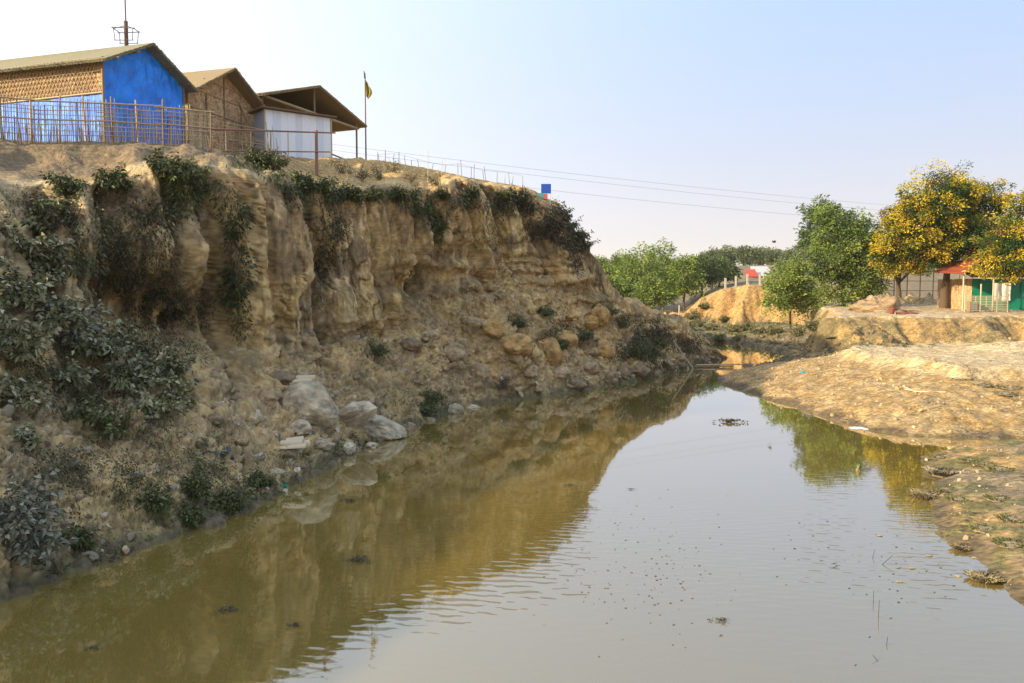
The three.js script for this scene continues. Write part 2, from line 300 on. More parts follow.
function ground(x, d, zz) {
  const z = zz || zones(x, d), { sd, terr, mnd } = z;
  if (sd < 0) return Math.max(-2, sd * 0.55);
  let h;
  if (d < 25.7) h = 0.9 * (1 - Math.exp(-sd / 4.5)) + 0.12 * sst(0, 0.5, sd);
  else {
    const shelf = 1.42 * Math.pow(clamp(sd / (6.8 + 1.2 * z.wob)), 0.72);
    const low = 0.25 + 0.06 * sd;
    h = mix(shelf, Math.min(low, 1.6), sst(45, 50, d) * (1 - sst(-3, 2, x - (19 + 0.2 * (d - 51)))));
    // raised lip of dug earth along the shelf edge, berm to the right
    h += 0.28 * sst(6.0, 6.5, sd + 0.5 * z.wob) * (1 - sst(44, 48, d));
    h += 0.16 * Math.exp(-(((sd - 6.6) / 0.7) ** 2)) * (0.6 + N3(x * 0.7, 3, d * 0.7)) * (1 - sst(44, 48, d));
    h += 0.55 * Math.exp(-(((d - 41 + 0.25 * (x - 27)) / 1.6) ** 2)) * sst(22.5, 26, x) * (1 - sst(50, 52, d));
    h = mix(h, 3.15 + 0.02 * (d - 52), terr);
  }
  if (d > 62) {
    const back = x < 17 ? 0.3 + 2.4 * sst(66, 86, d) : 0;
    if (x < 17) h = mix(h, Math.max(back, Math.min(h, 0.2 + sd * 0.15)), sst(14, 17, 31 - x));
    const top = interp([[14, 1.6], [17.5, 1.6], [19.4, 2.1], [21, 3.6], [23.3, 4.75], [26, 5.25], [31, 5.3], [36, 4.2], [42, 3.6]], x * 90 / Math.max(d, 86) * (d > 92 ? mix(1, d / 90, 0.0) : 1));
    h = mix(h, Math.max(top, h), mnd);
    h += 4.6 * sst(98, 175, d) * (0.7 + 0.3 * sst(0, 30, x)) - 3.5 * sst(230, 500, d);
  }
  const soft = sst(0, 0.8, sd);
  h += soft * (0.07 * fbm(x * 1.2, 4, d * 1.2, 3) + (1 - terr) * 0.05 * Math.abs(N3(x * 3.1, 8, d * 3.1)));
  if (mnd > 0.02 && mnd < 0.98) { const a = (x - d * 1.15) * 0.66, w = Math.sin(Math.PI * mnd) * sst(19.5, 22.5, x); h += w * (2.8 * (Math.abs(N3(a * 0.42, 2, mnd * 0.8)) - 0.28) + 1.6 * (Math.abs(N3(a * 1.3, 7, mnd)) - 0.2)) + 0.9 * fbm(x * 0.7, 1, d * 0.7, 4); }
  // clods on the dug slope of the shelf and of the bank's face
  if (d > 26 && d < 52 && sd < 8.5) h += 0.13 * sst(0.1, 1.2, sd) * (1 - sst(6, 8.5, sd)) * (Math.pow(Math.abs(fbm(x * 1.15, 3, d * 1.15, 3)), 0.8) - 0.22);
  if (terr > 0.05 && terr < 0.97) h += 0.45 * fbm(x * 0.9, 2, d * 1.3, 4) * Math.sin(terr * Math.PI);
  return Math.max(h, 0.015 + 0.02 * soft);
}
function terrainMesh(xs, ds, drop, name) {
  const nx = xs.length, nd = ds.length, pos = new Float32Array(nx * nd * 3), col = new Float32Array(nx * nd * 3), uv = new Float32Array(nx * nd * 2), idx = [];
  const SAND = [0.60, 0.42, 0.19], CREAM = [0.70, 0.53, 0.31], CLAY = [0.50, 0.32, 0.115], ORANGE = [0.62, 0.39, 0.155], DAMP = [0.13, 0.10, 0.055], GRASS = [0.115, 0.13, 0.035], DRY = [0.34, 0.27, 0.13], STONY = [0.17, 0.135, 0.09], SOIL = [0.30, 0.225, 0.13];
  for (let j = 0; j < nd; j++) for (let i = 0; i < nx; i++) {
    const x = xs[i], d = ds[j], z = zones(x, d), k = j * nx + i, o = k * 3;
    const h = ground(x, d, z) - (drop ? drop(x, d) : 0);
    pos[o] = x; pos[o + 1] = h; pos[o + 2] = -d; uv[k * 2] = x / 3.1; uv[k * 2 + 1] = (d * 0.93 + h * 1.15) / 3.1;
    const n1 = fbm(x * 0.3, 1, d * 0.3, 4), n2 = fbm(x * 1.2, 6, d * 1.2, 4), n3 = fbm(x * 4, 2, d * 4, 2);
    let c;
    if (d < 25.7) { c = mix3(SOIL, CLAY, sst(-0.2, 0.3, n1)); c = mix3(c, ORANGE, sst(3, 7, z.sd + 4 * n1) * 0.6); c = mix3(c, GRASS, sst(0.0, 0.25, n2 + 0.3 * n1 - 0.05 * z.sd + 0.1) * 0.75); c = mix3(c, SAND, sst(0.2, 0.5, n3) * 0.4); }
    else if (d < 62 || z.terr > 0.5) {
      const topf = sst(5.6, 6.6, z.sd + 0.6 * n2);
      c = mix3(mix3(CLAY, SAND, sst(-0.2, 0.4, n2)), [0.76, 0.59, 0.34], topf * (0.85 + 0.2 * n1));
      c = mix3(c, SOIL, sst(0.1, 0.4, n3 + 0.5 * n2) * 0.4 * (1 - topf * 0.6));
      const lowz = sst(45, 50, d) * (1 - sst(-3, 2, x - (19 + 0.2 * (d - 51)))) * (1 - z.terr);
      c = mix3(c, mix3(STONY, GRASS, sst(-0.05, 0.25, n2)), lowz * 0.9);
      c = mix3(c, CREAM, z.terr * 0.8);
      if (z.terr > 0.04 && z.terr < 0.96) c = mix3(c, mix3(CLAY, [0.24, 0.19, 0.08], sst(-0.1, 0.25, n2 + n1)), 0.85);
      c = mix3(c, GRASS, sst(0.25, 0.4, n2 + 0.4 * n1) * 0.4 * sst(21, 26, x) * (1 - z.terr));
    } else {
      c = mix3(mix3(GRASS, DRY, sst(-0.5, 0.0, n2)), STONY, sst(-0.1, 0.3, n1) * 0.6);
      if (x > 16) c = mix3(c, ORANGE, sst(0.03, 0.2, z.mnd + 0.15 * n2) * (1 - sst(104, 110, d)));
      if (x > 27 && d < 92) c = mix3(c, ORANGE, 0.6);
      if (d > 108) c = mix3([0.24, 0.18, 0.11], DRY, sst(-0.2, 0.3, n1));
    }
    c = mix3(c, DAMP, (1 - sst(0.05, 0.55, z.sd + 0.5 * n2)) * 0.85);
    col[o] = c[0]; col[o + 1] = c[1]; col[o + 2] = c[2];
  }
  for (let j = 0; j < nd - 1; j++) for (let i = 0; i < nx - 1; i++) {
    const a = j * nx + i, b = a + 1, c = a + nx, e = c + 1;
    if (pos[a * 3 + 1] < -1.4 && pos[b * 3 + 1] < -1.4 && pos[c * 3 + 1] < -1.4 && pos[e * 3 + 1] < -1.4 && !drop) continue;
    idx.push(a, b, c, b, e, c);
  }
  const g = new THREE.BufferGeometry();
  g.setAttribute('position', new THREE.BufferAttribute(pos, 3)); g.setAttribute('color', new THREE.BufferAttribute(col, 3)); g.setAttribute('uv', new THREE.BufferAttribute(uv, 2));
  g.setIndex(idx); g.computeVertexNormals();
  return struct(name, g, new THREE.MeshStandardMaterial({ vertexColors: true, map: soilColor, bumpMap: soilBump, bumpScale: 0.045, roughness: 0.97, side: THREE.DoubleSide }));
}
{
  const grade = (a, pts) => { const o = [a]; let x = a; for (const [end, step] of pts) while (x < end - 1e-6) { x = Math.min(end, x + step); o.push(x); } return o; };
  const xs = grade(-34, [[5, 0.9], [7, 0.3], [22, 0.11], [40, 0.16], [75, 0.7]]), ds = grade(-20, [[8, 1.4], [28, 0.11], [54, 0.13], [76, 0.25], [104, 0.2], [140, 1.2]]);
  terrainMesh(xs, ds, null, 'river_bank_ground');
  const fx = [], fd = []; for (let x = -640; x <= 640; x += 16) fx.push(x); for (let d = -60; d <= 820; d += 10) fd.push(d);
  terrainMesh(fx, fd, (x, d) => 5 * sst(0, 14, Math.min(x + 48, 76 - x, d + 34, 142 - d)) , 'far_ground');
}

// ---------------------------------------------------------------- the river
{
  const S = 2048, x0 = -16, d0 = 3, span = 48;
  const t = noiseTex(S, (u, v) => {
    const x = x0 + u * span, d = d0 + v * span;
    const calm = sst(-3.5, 5, x + 0.30 * (30 - d) - 3 + 2.5 * N3(x * 0.15, 1, d * 0.15));
    const patch = 0.45 + 0.55 * sst(-0.35, 0.35, fbm(x * 0.16, 3, d * 0.3, 3)), near = 1 - 0.9 * sst(14, 25, d);
    const amp = (0.02 + 0.98 * calm * patch * near);
    const w = 0.9 * N3(x * 0.35, 0, d * 0.35), e = 0.5 * N3(x * 1.1, 2, d * 1.1);
    let s = Math.sin((d * 1.0 + x * 0.16 + w * 0.35) * 29 + e * 1.6) * 0.5 + Math.sin((d * 0.97 - x * 0.22 + w * 0.3) * 22 + e) * 0.4 + Math.sin((d + x * 0.5) * 41 + e * 3) * 0.18;
    s = 0.42 * s + 0.5 * fbm(x * 2.0, 5, d * 6.2, 2);
    const edge = sst(0, 0.03, u) * sst(0, 0.03, 1 - u) * sst(0, 0.03, v) * sst(0, 0.03, 1 - v);
    return 0.5 + 0.34 * s * amp * edge * (0.5 + 0.5 * (1 - sst(10, 20, d)));
  });
  t.wrapS = t.wrapT = THREE.ClampToEdgeWrapping;
  const g = new THREE.PlaneGeometry(120, 140, 1, 1); g.rotateX(-Math.PI / 2); g.translate(10, 0, -30);
  const p = g.attributes.position, uv = g.attributes.uv;
  for (let i = 0; i < p.count; i++) uv.setXY(i, (p.getX(i) - x0) / span, (-p.getZ(i) - d0) / span);
  const m = new THREE.MeshPhysicalMaterial({ color: new THREE.Color().setRGB(0.185, 0.132, 0.032), roughness: 0.03, ior: 2.4, clearcoat: 1, clearcoatRoughness: 0.02, specularColor: new THREE.Color().setRGB(1, 0.94, 0.82), bumpMap: t, bumpScale: 0.022 });
  struct('river_water', g, m);
}

// ---------------------------------------------------------------- look-ups: where a pixel meets the cliff or the bank
const bins = new Map();
function addBins(pos, no, count, who) { for (let k = 0; k < count; k++) { const d = -pos[k * 3 + 2]; if (d < 4) continue; const q = proj(pos[k * 3], pos[k * 3 + 1], d); if (q[0] < -40 || q[0] > 1064 || q[1] < 0 || q[1] > 700) continue; const key = Math.round(q[0] / 3) * 1000 + Math.round(q[1] / 3); const b = bins.get(key); if (!b || q[2] < b[0]) bins.set(key, [q[2], pos[k * 3], pos[k * 3 + 1], pos[k * 3 + 2], no[k * 3], no[k * 3 + 1], no[k * 3 + 2], who]); } }
addBins(cliff.pos, cliff.no, cliff.nu * cliff.nv, 'cliff');
function pick(px, py) {
  let best = null;
  for (let r = 0; r < 5 && !best; r++) for (let a = -r; a <= r; a++) for (let b = -r; b <= r; b++) { const q = bins.get((Math.round(px / 3) + a) * 1000 + Math.round(py / 3) + b); if (q && (!best || q[0] < best[0])) best = q; }
  return best && { p: V(best[1], best[2], best[3]), n: V(best[4], best[5], best[6]) };
}
const topBins = new Map();
for (let k = 0; k < cliff.nu * cliff.nv; k++) { const key = Math.round(cliff.pos[k * 3] / 0.6) * 10000 + Math.round(-cliff.pos[k * 3 + 2] / 0.6); const y = cliff.pos[k * 3 + 1]; if (!(topBins.get(key) > y)) topBins.set(key, y); }
function plateau(x, d) { const a = Math.round(x / 0.6), b = Math.round(d / 0.6); let s = 0, n = 0; for (let r = 0; r < 5 && !n; r++) for (let i = -r; i <= r; i++) for (let j = -r; j <= r; j++) { const y = topBins.get((a + i) * 10000 + b + j); if (y !== undefined) { s += y; n++; } } return n ? s / n : 11; }
// a point on the open ground under a pixel
function onBank(px, py) { let lo = 6, hi = 140; for (let d = lo; d < hi; d += 0.1) { const q = at(px, py, d); if (q.y <= Math.max(0, ground(q.x, d))) { q.y = Math.max(0, ground(q.x, d)); return q; } } return at(px, py, 60); }

// ---------------------------------------------------------------- foliage
class Leaves {
  constructor() { this.p = []; this.c = []; this.i = []; }
  leaf(x, y, z, dx, dy, dz, len, wid, c, droop = 0.25) {
    // blade from base along (dx,dy,dz), slightly folded
    let ax = rr(-1, 1), ay = rr(-1, 1), az = rr(-1, 1);
    let sx = dy * az - dz * ay, sy = dz * ax - dx * az, sz = dx * ay - dy * ax; const l = Math.hypot(sx, sy, sz) || 1; sx *= wid / l / 2; sy *= wid / l / 2; sz *= wid / l / 2;
    const b = this.p.length / 3, m = 0.45 * len;
    this.p.push(x, y, z, x + dx * m + sx, y + dy * m + sy + 0.04 * len, z + dz * m + sz, x + dx * len, y + dy * len - droop * len, z + dz * len, x + dx * m - sx, y + dy * m - sy + 0.04 * len, z + dz * m - sz);
    for (let k = 0; k < 4; k++) this.c.push(c[0], c[1], c[2]);
    this.i.push(b, b + 1, b + 2, b, b + 2, b + 3);
  }
  build() { const g = new THREE.BufferGeometry(); g.setAttribute('position', new THREE.Float32BufferAttribute(this.p, 3)); g.setAttribute('color', new THREE.Float32BufferAttribute(this.c, 3)); g.setIndex(this.i); g.computeVertexNormals(); return g; }
}
const leafMat = new THREE.MeshPhysicalMaterial({ vertexColors: true, roughness: 0.75, transmission: 0.32, thickness: 0, side: THREE.DoubleSide });
const dustMat = new THREE.MeshStandardMaterial({ vertexColors: true, roughness: 0.62, side: THREE.DoubleSide });
const bloomMat = new THREE.MeshPhysicalMaterial({ vertexColors: true, roughness: 0.95, specularIntensity: 0.25, side: THREE.DoubleSide });
const barkMat = new THREE.MeshStandardMaterial({ color: new THREE.Color().setRGB(0.11, 0.075, 0.045), roughness: 0.95, bumpMap: strawBump, bumpScale: 0.02 });
const twigMat = mat(0.16, 0.12, 0.08);
function dirRnd() { const a = rr(0, 6.2832), y = rr(-1, 1), r = Math.sqrt(1 - y * y); return [r * Math.cos(a), y, r * Math.sin(a)]; }
const vary = (c, k) => { const a = 1 + rr(-k, k), b = rr(-k, k) * 0.3; return [c[0] * a * (1 + b), c[1] * a, c[2] * a * (1 - b)]; };

// a tree: trunk with limbs, crown of leaf clumps in an uneven volume. lobes: [x,y,z,rx,ry,rz] relative to the base
function tree(name, label, group, base, o) {
  const t = thing(name, label, 'tree', base, 0, group);
  const geos = [], tips = [];
  const h = o.trunk, r = o.radius, lean = V(o.lean?.[0] || 0, 1, o.lean?.[1] || 0).normalize();
  let p = V(0, -0.3, 0); const bend = [];
  for (let k = 0; k <= 4; k++) bend.push(p.clone().addScaledVector(lean, (h + 0.3) * k / 4).add(V(rr(-.06, .06) * h * 0.4 * (k > 0), 0, rr(-.06, .06) * h * 0.4 * (k > 0))));
  for (let k = 0; k < 4; k++) geos.push(rod(bend[k], bend[k + 1], r * (1.25 - 0.12 * k), r * (1.13 - 0.12 * k), 8));
  for (const L of o.lobes) {
    const c = V(L[0], L[1], L[2]), s = bend[4], m = s.clone().lerp(c, 0.5).add(V(rr(-.3, .3), rr(-.5, 0), rr(-.3, .3)));
    geos.push(rod(s, m, r * 0.55, r * 0.38, 6), rod(m, c, r * 0.38, r * 0.18, 6)); tips.push([m, c]);
    for (let q = 0; q < (o.twigs ?? 4); q++) { const dd = dirRnd(); geos.push(rod(m.clone().lerp(c, rr(0.2, 1)), c.clone().add(V(dd[0] * L[3] * .75, Math.abs(dd[1]) * L[4] * .7, dd[2] * L[5] * .75)), r * 0.17, r * 0.05, 4)); }
  }
  part('trunk', mergeGeometries(geos), barkMat, t);
  const lv = new Leaves();
  let vol = 0; for (const L of o.lobes) vol += Math.pow(L[3] * L[4] * L[5], 2 / 3);
  for (const L of o.lobes) {
    const n = Math.round(o.clumps * 0.5 * Math.pow(L[3] * L[4] * L[5], 2 / 3) / vol);
    for (let k = 0; k < n; k++) {
      const dd = dirRnd(), q = Math.pow(rnd(), 0.33) * rr(0.8, 1.06), ns = 1 + 0.45 * N3(dd[0] * 2.2 + L[0] + base.x, dd[1] * 2.2 + L[1], dd[2] * 2.2 + base.z);
      const cx = L[0] + dd[0] * L[3] * q * ns, cy = L[1] + dd[1] * L[4] * q * ns, cz = L[2] + dd[2] * L[5] * q * ns;
      if (cy < o.minY) continue;
      const outer = q > 0.76;
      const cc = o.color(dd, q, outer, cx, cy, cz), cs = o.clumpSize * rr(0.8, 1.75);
      const nl = Math.round(o.leaves * 2.1 * rr(0.6, 1.4));
      for (let i = 0; i < nl; i++) { const e = dirRnd(), u = Math.pow(rnd(), 0.5); lv.leaf(cx + e[0] * cs * u, cy + e[1] * cs * u * 0.75, cz + e[2] * cs * u, e[0] * .8 + dd[0] * .3, e[1] * .6 + .15, e[2] * .8 + dd[2] * .3, o.leaf * rr(0.7, 1.3), o.leaf * 0.5 * rr(0.7, 1.2), vary(cc, 0.22), o.droop ?? 0.2); }
    }
  }
  const crown = part('crown', lv.build(), o.mat || leafMat, t); crown.userData.kind = 'stuff'; delete crown.userData.kind;
  return t;
}
// a leafy shrub standing on a slope: several stems and leaves along them
function shrub(name, label, group, p, n, o) {
  const t = thing(name, label, o.category || 'shrub', p, 0, group);
  const lv = new Leaves(), stems = [];
  const up = V(n.x * 0.8, 0.75, n.z * 0.8).normalize();
  for (let k = 0; k < o.stems; k++) {
    const e = dirRnd(); const d = up.clone().add(V(e[0], e[1] * 0.7, e[2]).multiplyScalar(o.spread ?? 0.9)).normalize();
    let a = V(rr(-.3, .3) * o.size, -0.1, rr(-.3, .3) * o.size); const L = o.size * rr(0.55, 1.15);
    const b = a.clone().addScaledVector(d, L * 0.55), c = b.clone().addScaledVector(d.clone().add(V(0, (o.hang ? -0.9 : -0.25), 0)).normalize(), L * 0.5);
    stems.push(rod(a, b, 0.016, 0.011, 4), rod(b, c, 0.011, 0.004, 4));
    const nl = o.leaves;
    for (let i = 0; i < nl; i++) {
      const u = Math.pow(rnd(), 0.6), q = u < 0.5 ? a.clone().lerp(b, u * 2) : b.clone().lerp(c, u * 2 - 1), f = dirRnd();
      const ld = V(f[0] + d.x * .5, f[1] * .6 + .1, f[2] + d.z * .5).normalize();
      lv.leaf(q.x + f[0] * 0.05, q.y + f[1] * 0.05, q.z + f[2] * 0.05, ld.x, ld.y, ld.z, o.leaf * rr(0.6, 1.25), o.leaf * (o.wide ?? 0.45) * rr(0.8, 1.2), vary(o.colors[Math.floor(rnd() * o.colors.length)], 0.25), 0.3);
    }
  }
  part('stem', mergeGeometries(stems), twigMat, t);
  part('foliage', lv.build(), o.mat || dustMat, t);
  return t;
}

// ---------------------------------------------------------------- huts on the cliff
const blueTarp = noiseTex(512, tile((u, v) => 0.5 + 0.5 * (Math.abs(fbm(u * 5, v * 3, 2, 4)) * 1.2 - 0.3)));
const blueCol = noiseTex(512, (u, v) => { const n = fbm(u * 7, v * 5, 3, 4), q = fbm(u * 40, v * 30, 9, 3); const k = 1 + 0.16 * n + 0.1 * q; return [0.08 * k + 0.06 * Math.max(0, q), 0.52 * k, 0.95 * k]; }, true);
const paleBlueCol = noiseTex(512, (u, v) => { const n = fbm(u * 9, v * 3, 5, 4), q = fbm(u * 50, v * 6, 2, 3); const w = sst(-0.1, 0.35, n + 0.5 * q); return [mix(0.14, 0.36, w), mix(0.46, 0.60, w), mix(0.90, 0.90, w)]; }, true);
const matCol = noiseTex(512, (u, v) => { const a = Math.floor(u * 24), b = Math.floor(v * 24), r = Math.abs(Math.sin(a * 12.9 + b * 78.2) * 43758.5) % 1, k = ((a + b) % 2 ? 0.98 : 0.80) * (0.72 + 0.4 * r) * (1 + 0.18 * fbm(u * 4, v * 4, 7, 3)); return [k, k * 0.80, k * 0.58]; }, true);
matCol.repeat.set(2, 2); matBump.repeat.set(2, 2);
const M = {
  blue: new THREE.MeshStandardMaterial({ map: blueCol, bumpMap: blueTarp, bumpScale: 0.16, roughness: 0.5, side: THREE.DoubleSide }),
  paleBlue: new THREE.MeshStandardMaterial({ map: paleBlueCol, bumpMap: blueTarp, bumpScale: 0.05, roughness: 0.6, side: THREE.DoubleSide }),
  thatch: mat(0.23, 0.20, 0.11, 0.95, { bumpMap: strawBump, bumpScale: 0.05 }),
  straw: mat(0.27, 0.195, 0.095, 0.95, { bumpMap: strawBump, bumpScale: 0.05 }),
  mat: mat(0.8, 0.8, 0.8, 0.9, { map: matCol, bumpMap: matBump, bumpScale: 0.015 }),
  bamboo: mat(0.43, 0.31, 0.165, 0.6), bambooDark: mat(0.25, 0.165, 0.09, 0.7), bambooPale: mat(0.52, 0.42, 0.27, 0.6), bambooRed: mat(0.24, 0.12, 0.075, 0.7),
  tinA: mat(0.74, 0.76, 0.80, 0.5), tinB: mat(0.62, 0.66, 0.73, 0.5), tinDark: mat(0.28, 0.31, 0.36, 0.55, { metalness: 0.3 }),
  dark: mat(0.03, 0.03, 0.03), rust: mat(0.14, 0.085, 0.055), wood: mat(0.20, 0.13, 0.075), wire: mat(0.06, 0.06, 0.06, 0.6),
};
function quadSheet(a, b, c, d, nx, ny, f = () => 0, uvs = 1) {      // a-b bottom edge, d-c top edge; f pushes along the normal
  const g = new THREE.PlaneGeometry(1, 1, nx, ny), p = g.attributes.position, uv = g.attributes.uv, n = b.clone().sub(a).cross(d.clone().sub(a)).normalize();
  const lu = a.distanceTo(b) / 2.5 * uvs, lv = a.distanceTo(d) / 2.5 * uvs;
  for (let i = 0; i < p.count; i++) { const u = uv.getX(i), v = uv.getY(i); const q = a.clone().lerp(b, u).lerp(d.clone().lerp(c, u), v).addScaledVector(n, f(u, v)); p.setXYZ(i, q.x, q.y, q.z); uv.setXY(i, u * lu, v * lv); }
  g.computeVertexNormals(); return g;
}
function slab(a, b, c, d, th, f = () => 0) {   // a thin sheet with thickness
  const top = quadSheet(a, b, c, d, 14, 6, f), n = b.clone().sub(a).cross(d.clone().sub(a)).normalize().multiplyScalar(-th);
  const bot = top.clone(); bot.translate(n.x, n.y, n.z);
  const q = [[a, b], [b, c], [c, d], [d, a]].map(([s, e]) => quadSheet(s, e, e.clone().add(n), s.clone().add(n), 1, 1));
  return mergeGeometries([top, bot, ...q]);
}
function roofPair(t, w, len, eave, ridge, over, gOver, m, th = 0.09, sag = 0.08) {
  const hw = w / 2, drop = (ridge - eave) / hw * over, f = (u, v) => -sag * Math.sin(Math.PI * u) * (0.5 + 0.5 * Math.sin(9 * u + 4 * v)) ;
  const zf = gOver, zb = -len - 0.2;
  part('roof', slab(V(-over, eave - drop, zf), V(hw, ridge, zf), V(hw, ridge, zb), V(-over, eave - drop, zb), th, (u, v) => f(v, u)), m, t);
  const fr = new Leaves();
  for (let k = 0; k < 520; k++) { const u = rnd(), z = mix(zf, zb, u), s = rnd() < 0.75 ? 0 : 1, x = s ? w + over : -over; fr.leaf(x, eave - drop + rr(-.05, .02), z, s ? .6 : -.6, -0.35, rr(-.3, .3), rr(0.06, 0.2), 0.03, vary([0.28, 0.22, 0.11], .3), .1); }
  for (let k = 0; k < 420; k++) { const u = rnd(), x = mix(-over, w + over, u), y = mix(eave - drop, ridge, 1 - Math.abs(x - hw) / (hw + over)); fr.leaf(x, y + rr(-.1, .03), zf - 0.03, rr(-.3, .3), -0.3, .7, rr(0.05, 0.16), 0.03, vary([0.28, 0.22, 0.11], .3), .1); }
  part('thatch_fringe', fr.build(), dustMat, t).userData.kind = 'stuff';
  part('roof', slab(V(hw + 0.01, ridge, zf), V(w + over, eave - drop, zf), V(w + over, eave - drop, zb), V(hw + 0.01, ridge, zb), th, (u, v) => f(v, u)), m, t);
}
function gableShape(w, y0, eave, ridge, m, wrinkle) {
  const sh = new THREE.Shape(); sh.moveTo(0, y0); sh.lineTo(w, y0); sh.lineTo(w, eave); sh.lineTo(w / 2, ridge); sh.lineTo(0, eave); sh.closePath();
  const g = new THREE.ExtrudeGeometry(sh, { depth: 0.05, bevelEnabled: false });
  const uv = g.attributes.uv; for (let i = 0; i < uv.count; i++) uv.setXY(i, uv.getX(i) / 3, uv.getY(i) / 3);
  return g;
}
{ // blue shelter
  const t = thing('blue_shelter', 'bright blue tarpaulin shelter with lattice side and thatched roof above the bamboo fence', 'hut', V(-15, 10.75, -30), 72 * Math.PI / 180);
  const w = 4.2, e = 2.68, r = 3.72, L = 11;
  { // sheet of tarpaulin with sagging folds, cut to the gable
    const g = new THREE.PlaneGeometry(1, 1, 70, 60), p = g.attributes.position, uv = g.attributes.uv;
    for (let i = 0; i < p.count; i++) {
      const u = uv.getX(i), v = uv.getY(i), x = u * w, ytop = mix(e, r, 1 - Math.abs(x - w / 2) / (w / 2)), y = mix(-0.6, ytop, v), edge = sst(0, 0.06, u) * sst(0, 0.06, 1 - u) * sst(0, 0.08, 1 - v);
      const fold = 0.5 - Math.abs(N3(x * 0.9 + y * 0.7, y * 0.35 - x * 0.2, 3.3)) * 2, fold2 = 0.5 - Math.abs(N3(x * 2.1 - y * 1.3, y * 0.8, 8.1)) * 2;
      p.setXYZ(i, x, y, 0.03 + edge * (0.09 * fold + 0.045 * fold2 + 0.02 * Math.sin(x * 14 + 2 * y))); uv.setXY(i, x / 3, y / 3);
    }
    g.computeVertexNormals(); part('gable_wall', g, M.blue, t, 'bright blue tarpaulin gable wall, creased');
  }
  part('side_wall', slab(V(0.0, -0.6, -L), V(0.0, -0.6, -0.01), V(0.0, 1.42, -0.01), V(0.0, 1.28, -L), 0.04, (u, v) => 0.02 * Math.sin(u * 60)), M.paleBlue, t, 'pale faded blue tarpaulin side wall');
  part('back_wall', quadSheet(V(0, -0.6, -L), V(w, -0.6, -L), V(w, e, -L), V(0, e, -L), 1, 1), M.blue, t);
  part('far_wall', quadSheet(V(w, -0.6, -L), V(w, -0.6, 0), V(w, e, 0), V(w, e, -L), 1, 1), M.blue, t);
  // bamboo lattice between tarpaulin and eave
  const strips = []; const y0 = 1.36, y1 = e;
  for (let k = 0; k < 64; k++) { const z = -0.1 - k * 0.17; for (const s of [-1, 1]) { const a = V(-0.01 - 0.008 * s, y0, z), b = V(-0.01 - 0.008 * s, y1, z + s * 0.62); if (b.z > -0.02 || b.z < -L) continue; strips.push(rod(a, b, 0.017, 0.017, 4)); } }
  for (let k = 0; k < 9; k++) strips.push(rod(V(-0.012, y0 + (y1 - y0) * k / 8, -0.05), V(-0.012, y0 + (y1 - y0) * k / 8 - 0.05, -L), 0.012, 0.012, 4));
  const lat = part('bamboo_lattice', mergeGeometries(strips), M.bamboo, t); lat.userData.kind = 'stuff';
  part('lattice_backing', quadSheet(V(0.06, 1.2, -L), V(0.06, 1.2, -0.06), V(0.06, e, -0.06), V(0.06, e, -L), 1, 1), M.mat, t, 'dim brown matting behind the lattice');
  part('sill_rail', rod(V(-0.04, 1.40, 0.03), V(-0.04, 1.28, -L), 0.035), M.bamboo, t);
  part('corner_post', rod(V(-0.03, -0.6, 0.06), V(-0.03, e, 0.06), 0.05), M.bambooDark, t);
  part('corner_post', rod(V(w + 0.03, -0.6, 0.06), V(w + 0.03, e, 0.06), 0.04), M.bambooDark, t);
  const dr = part('door', box(0.62, 1.75, 0.02, 3.6, 0.32, 0.15), M.blue, t, 'blue tarpaulin door flap');
  part('door_frame', mergeGeometries([rod(V(3.27, -0.5, 0.17), V(3.27, 1.22, 0.17), 0.018), rod(V(3.27, 1.22, 0.17), V(3.93, 1.22, 0.17), 0.018), rod(V(3.93, -0.5, 0.17), V(3.93, 1.22, 0.17), 0.018)]), M.dark, dr);
  part('paper_notice', box(0.24, 0.1, 0.01, 3.0, 1.42, 0.14), mat(0.7, 0.75, 0.8), t);
  roofPair(t, w, L, e, r + 0.02, 0.38, 0.5, M.thatch, 0.1, 0.07);
  for (const [x, y] of [[0.15, e], [w / 2, r - 0.1], [w - 0.2, e - 0.05], [1.2, 3.15], [3.1, 3.1]]) part('purlin', rod(V(x, y - 0.03, 0.66), V(x, y - 0.03, -L), 0.03), M.bambooDark, t);
}
{ // bamboo mat hut behind it
  const t = thing('bamboo_hut', 'brown woven bamboo mat hut with steep thatched gable between the blue and white huts', 'hut', V(-14.3, 11, -35.8), 72 * Math.PI / 180);
  const w = 5.1, e = 2.75, r = 4.15, L = 6;
  part('gable_wall', gableShape(w, -0.6, e, r), M.mat, t);
  part('side_wall', quadSheet(V(0, -0.6, -L), V(0, -0.6, -0.01), V(0, e, -0.01), V(0, e, -L), 1, 1), M.mat, t);
  part('far_wall', quadSheet(V(w, -0.6, -L), V(w, -0.6, -0.01), V(w, e, -0.01), V(w, e, -L), 1, 1), M.mat, t);
  for (const [y, x0, x1] of [[0.9, 0, w], [1.9, 0, w], [2.7, 0, w], [3.3, 1.1, w - 1.1]]) part('batten', rod(V(x0, y + 0.12, 0.075), V(x1, y, 0.075), 0.028), M.bamboo, t);
  for (const x of [0.05, 1.3, 2.55, 3.8, 5.05]) part('stud', rod(V(x, -0.5, 0.085), V(x, x === 2.55 ? r - .1 : e, 0.085), 0.03), M.bambooDark, t);
  part('brace', rod(V(3.6, 2.9, 0.12), V(5.3, 0.2, 0.4), 0.045), M.bamboo, t, 'slanting bamboo pole against the gable');
  roofPair(t, w, L, e, r + 0.04, 0.55, 0.75, M.straw, 0.1, 0.06);
  for (const x of [0.2, w / 2, w - 0.2]) part('purlin', rod(V(x, (x > 1 && x < 4 ? r : e) - 0.05, 0.85), V(x, (x > 1 && x < 4 ? r : e) - 0.05, -L), 0.03), M.bambooDark, t);
}
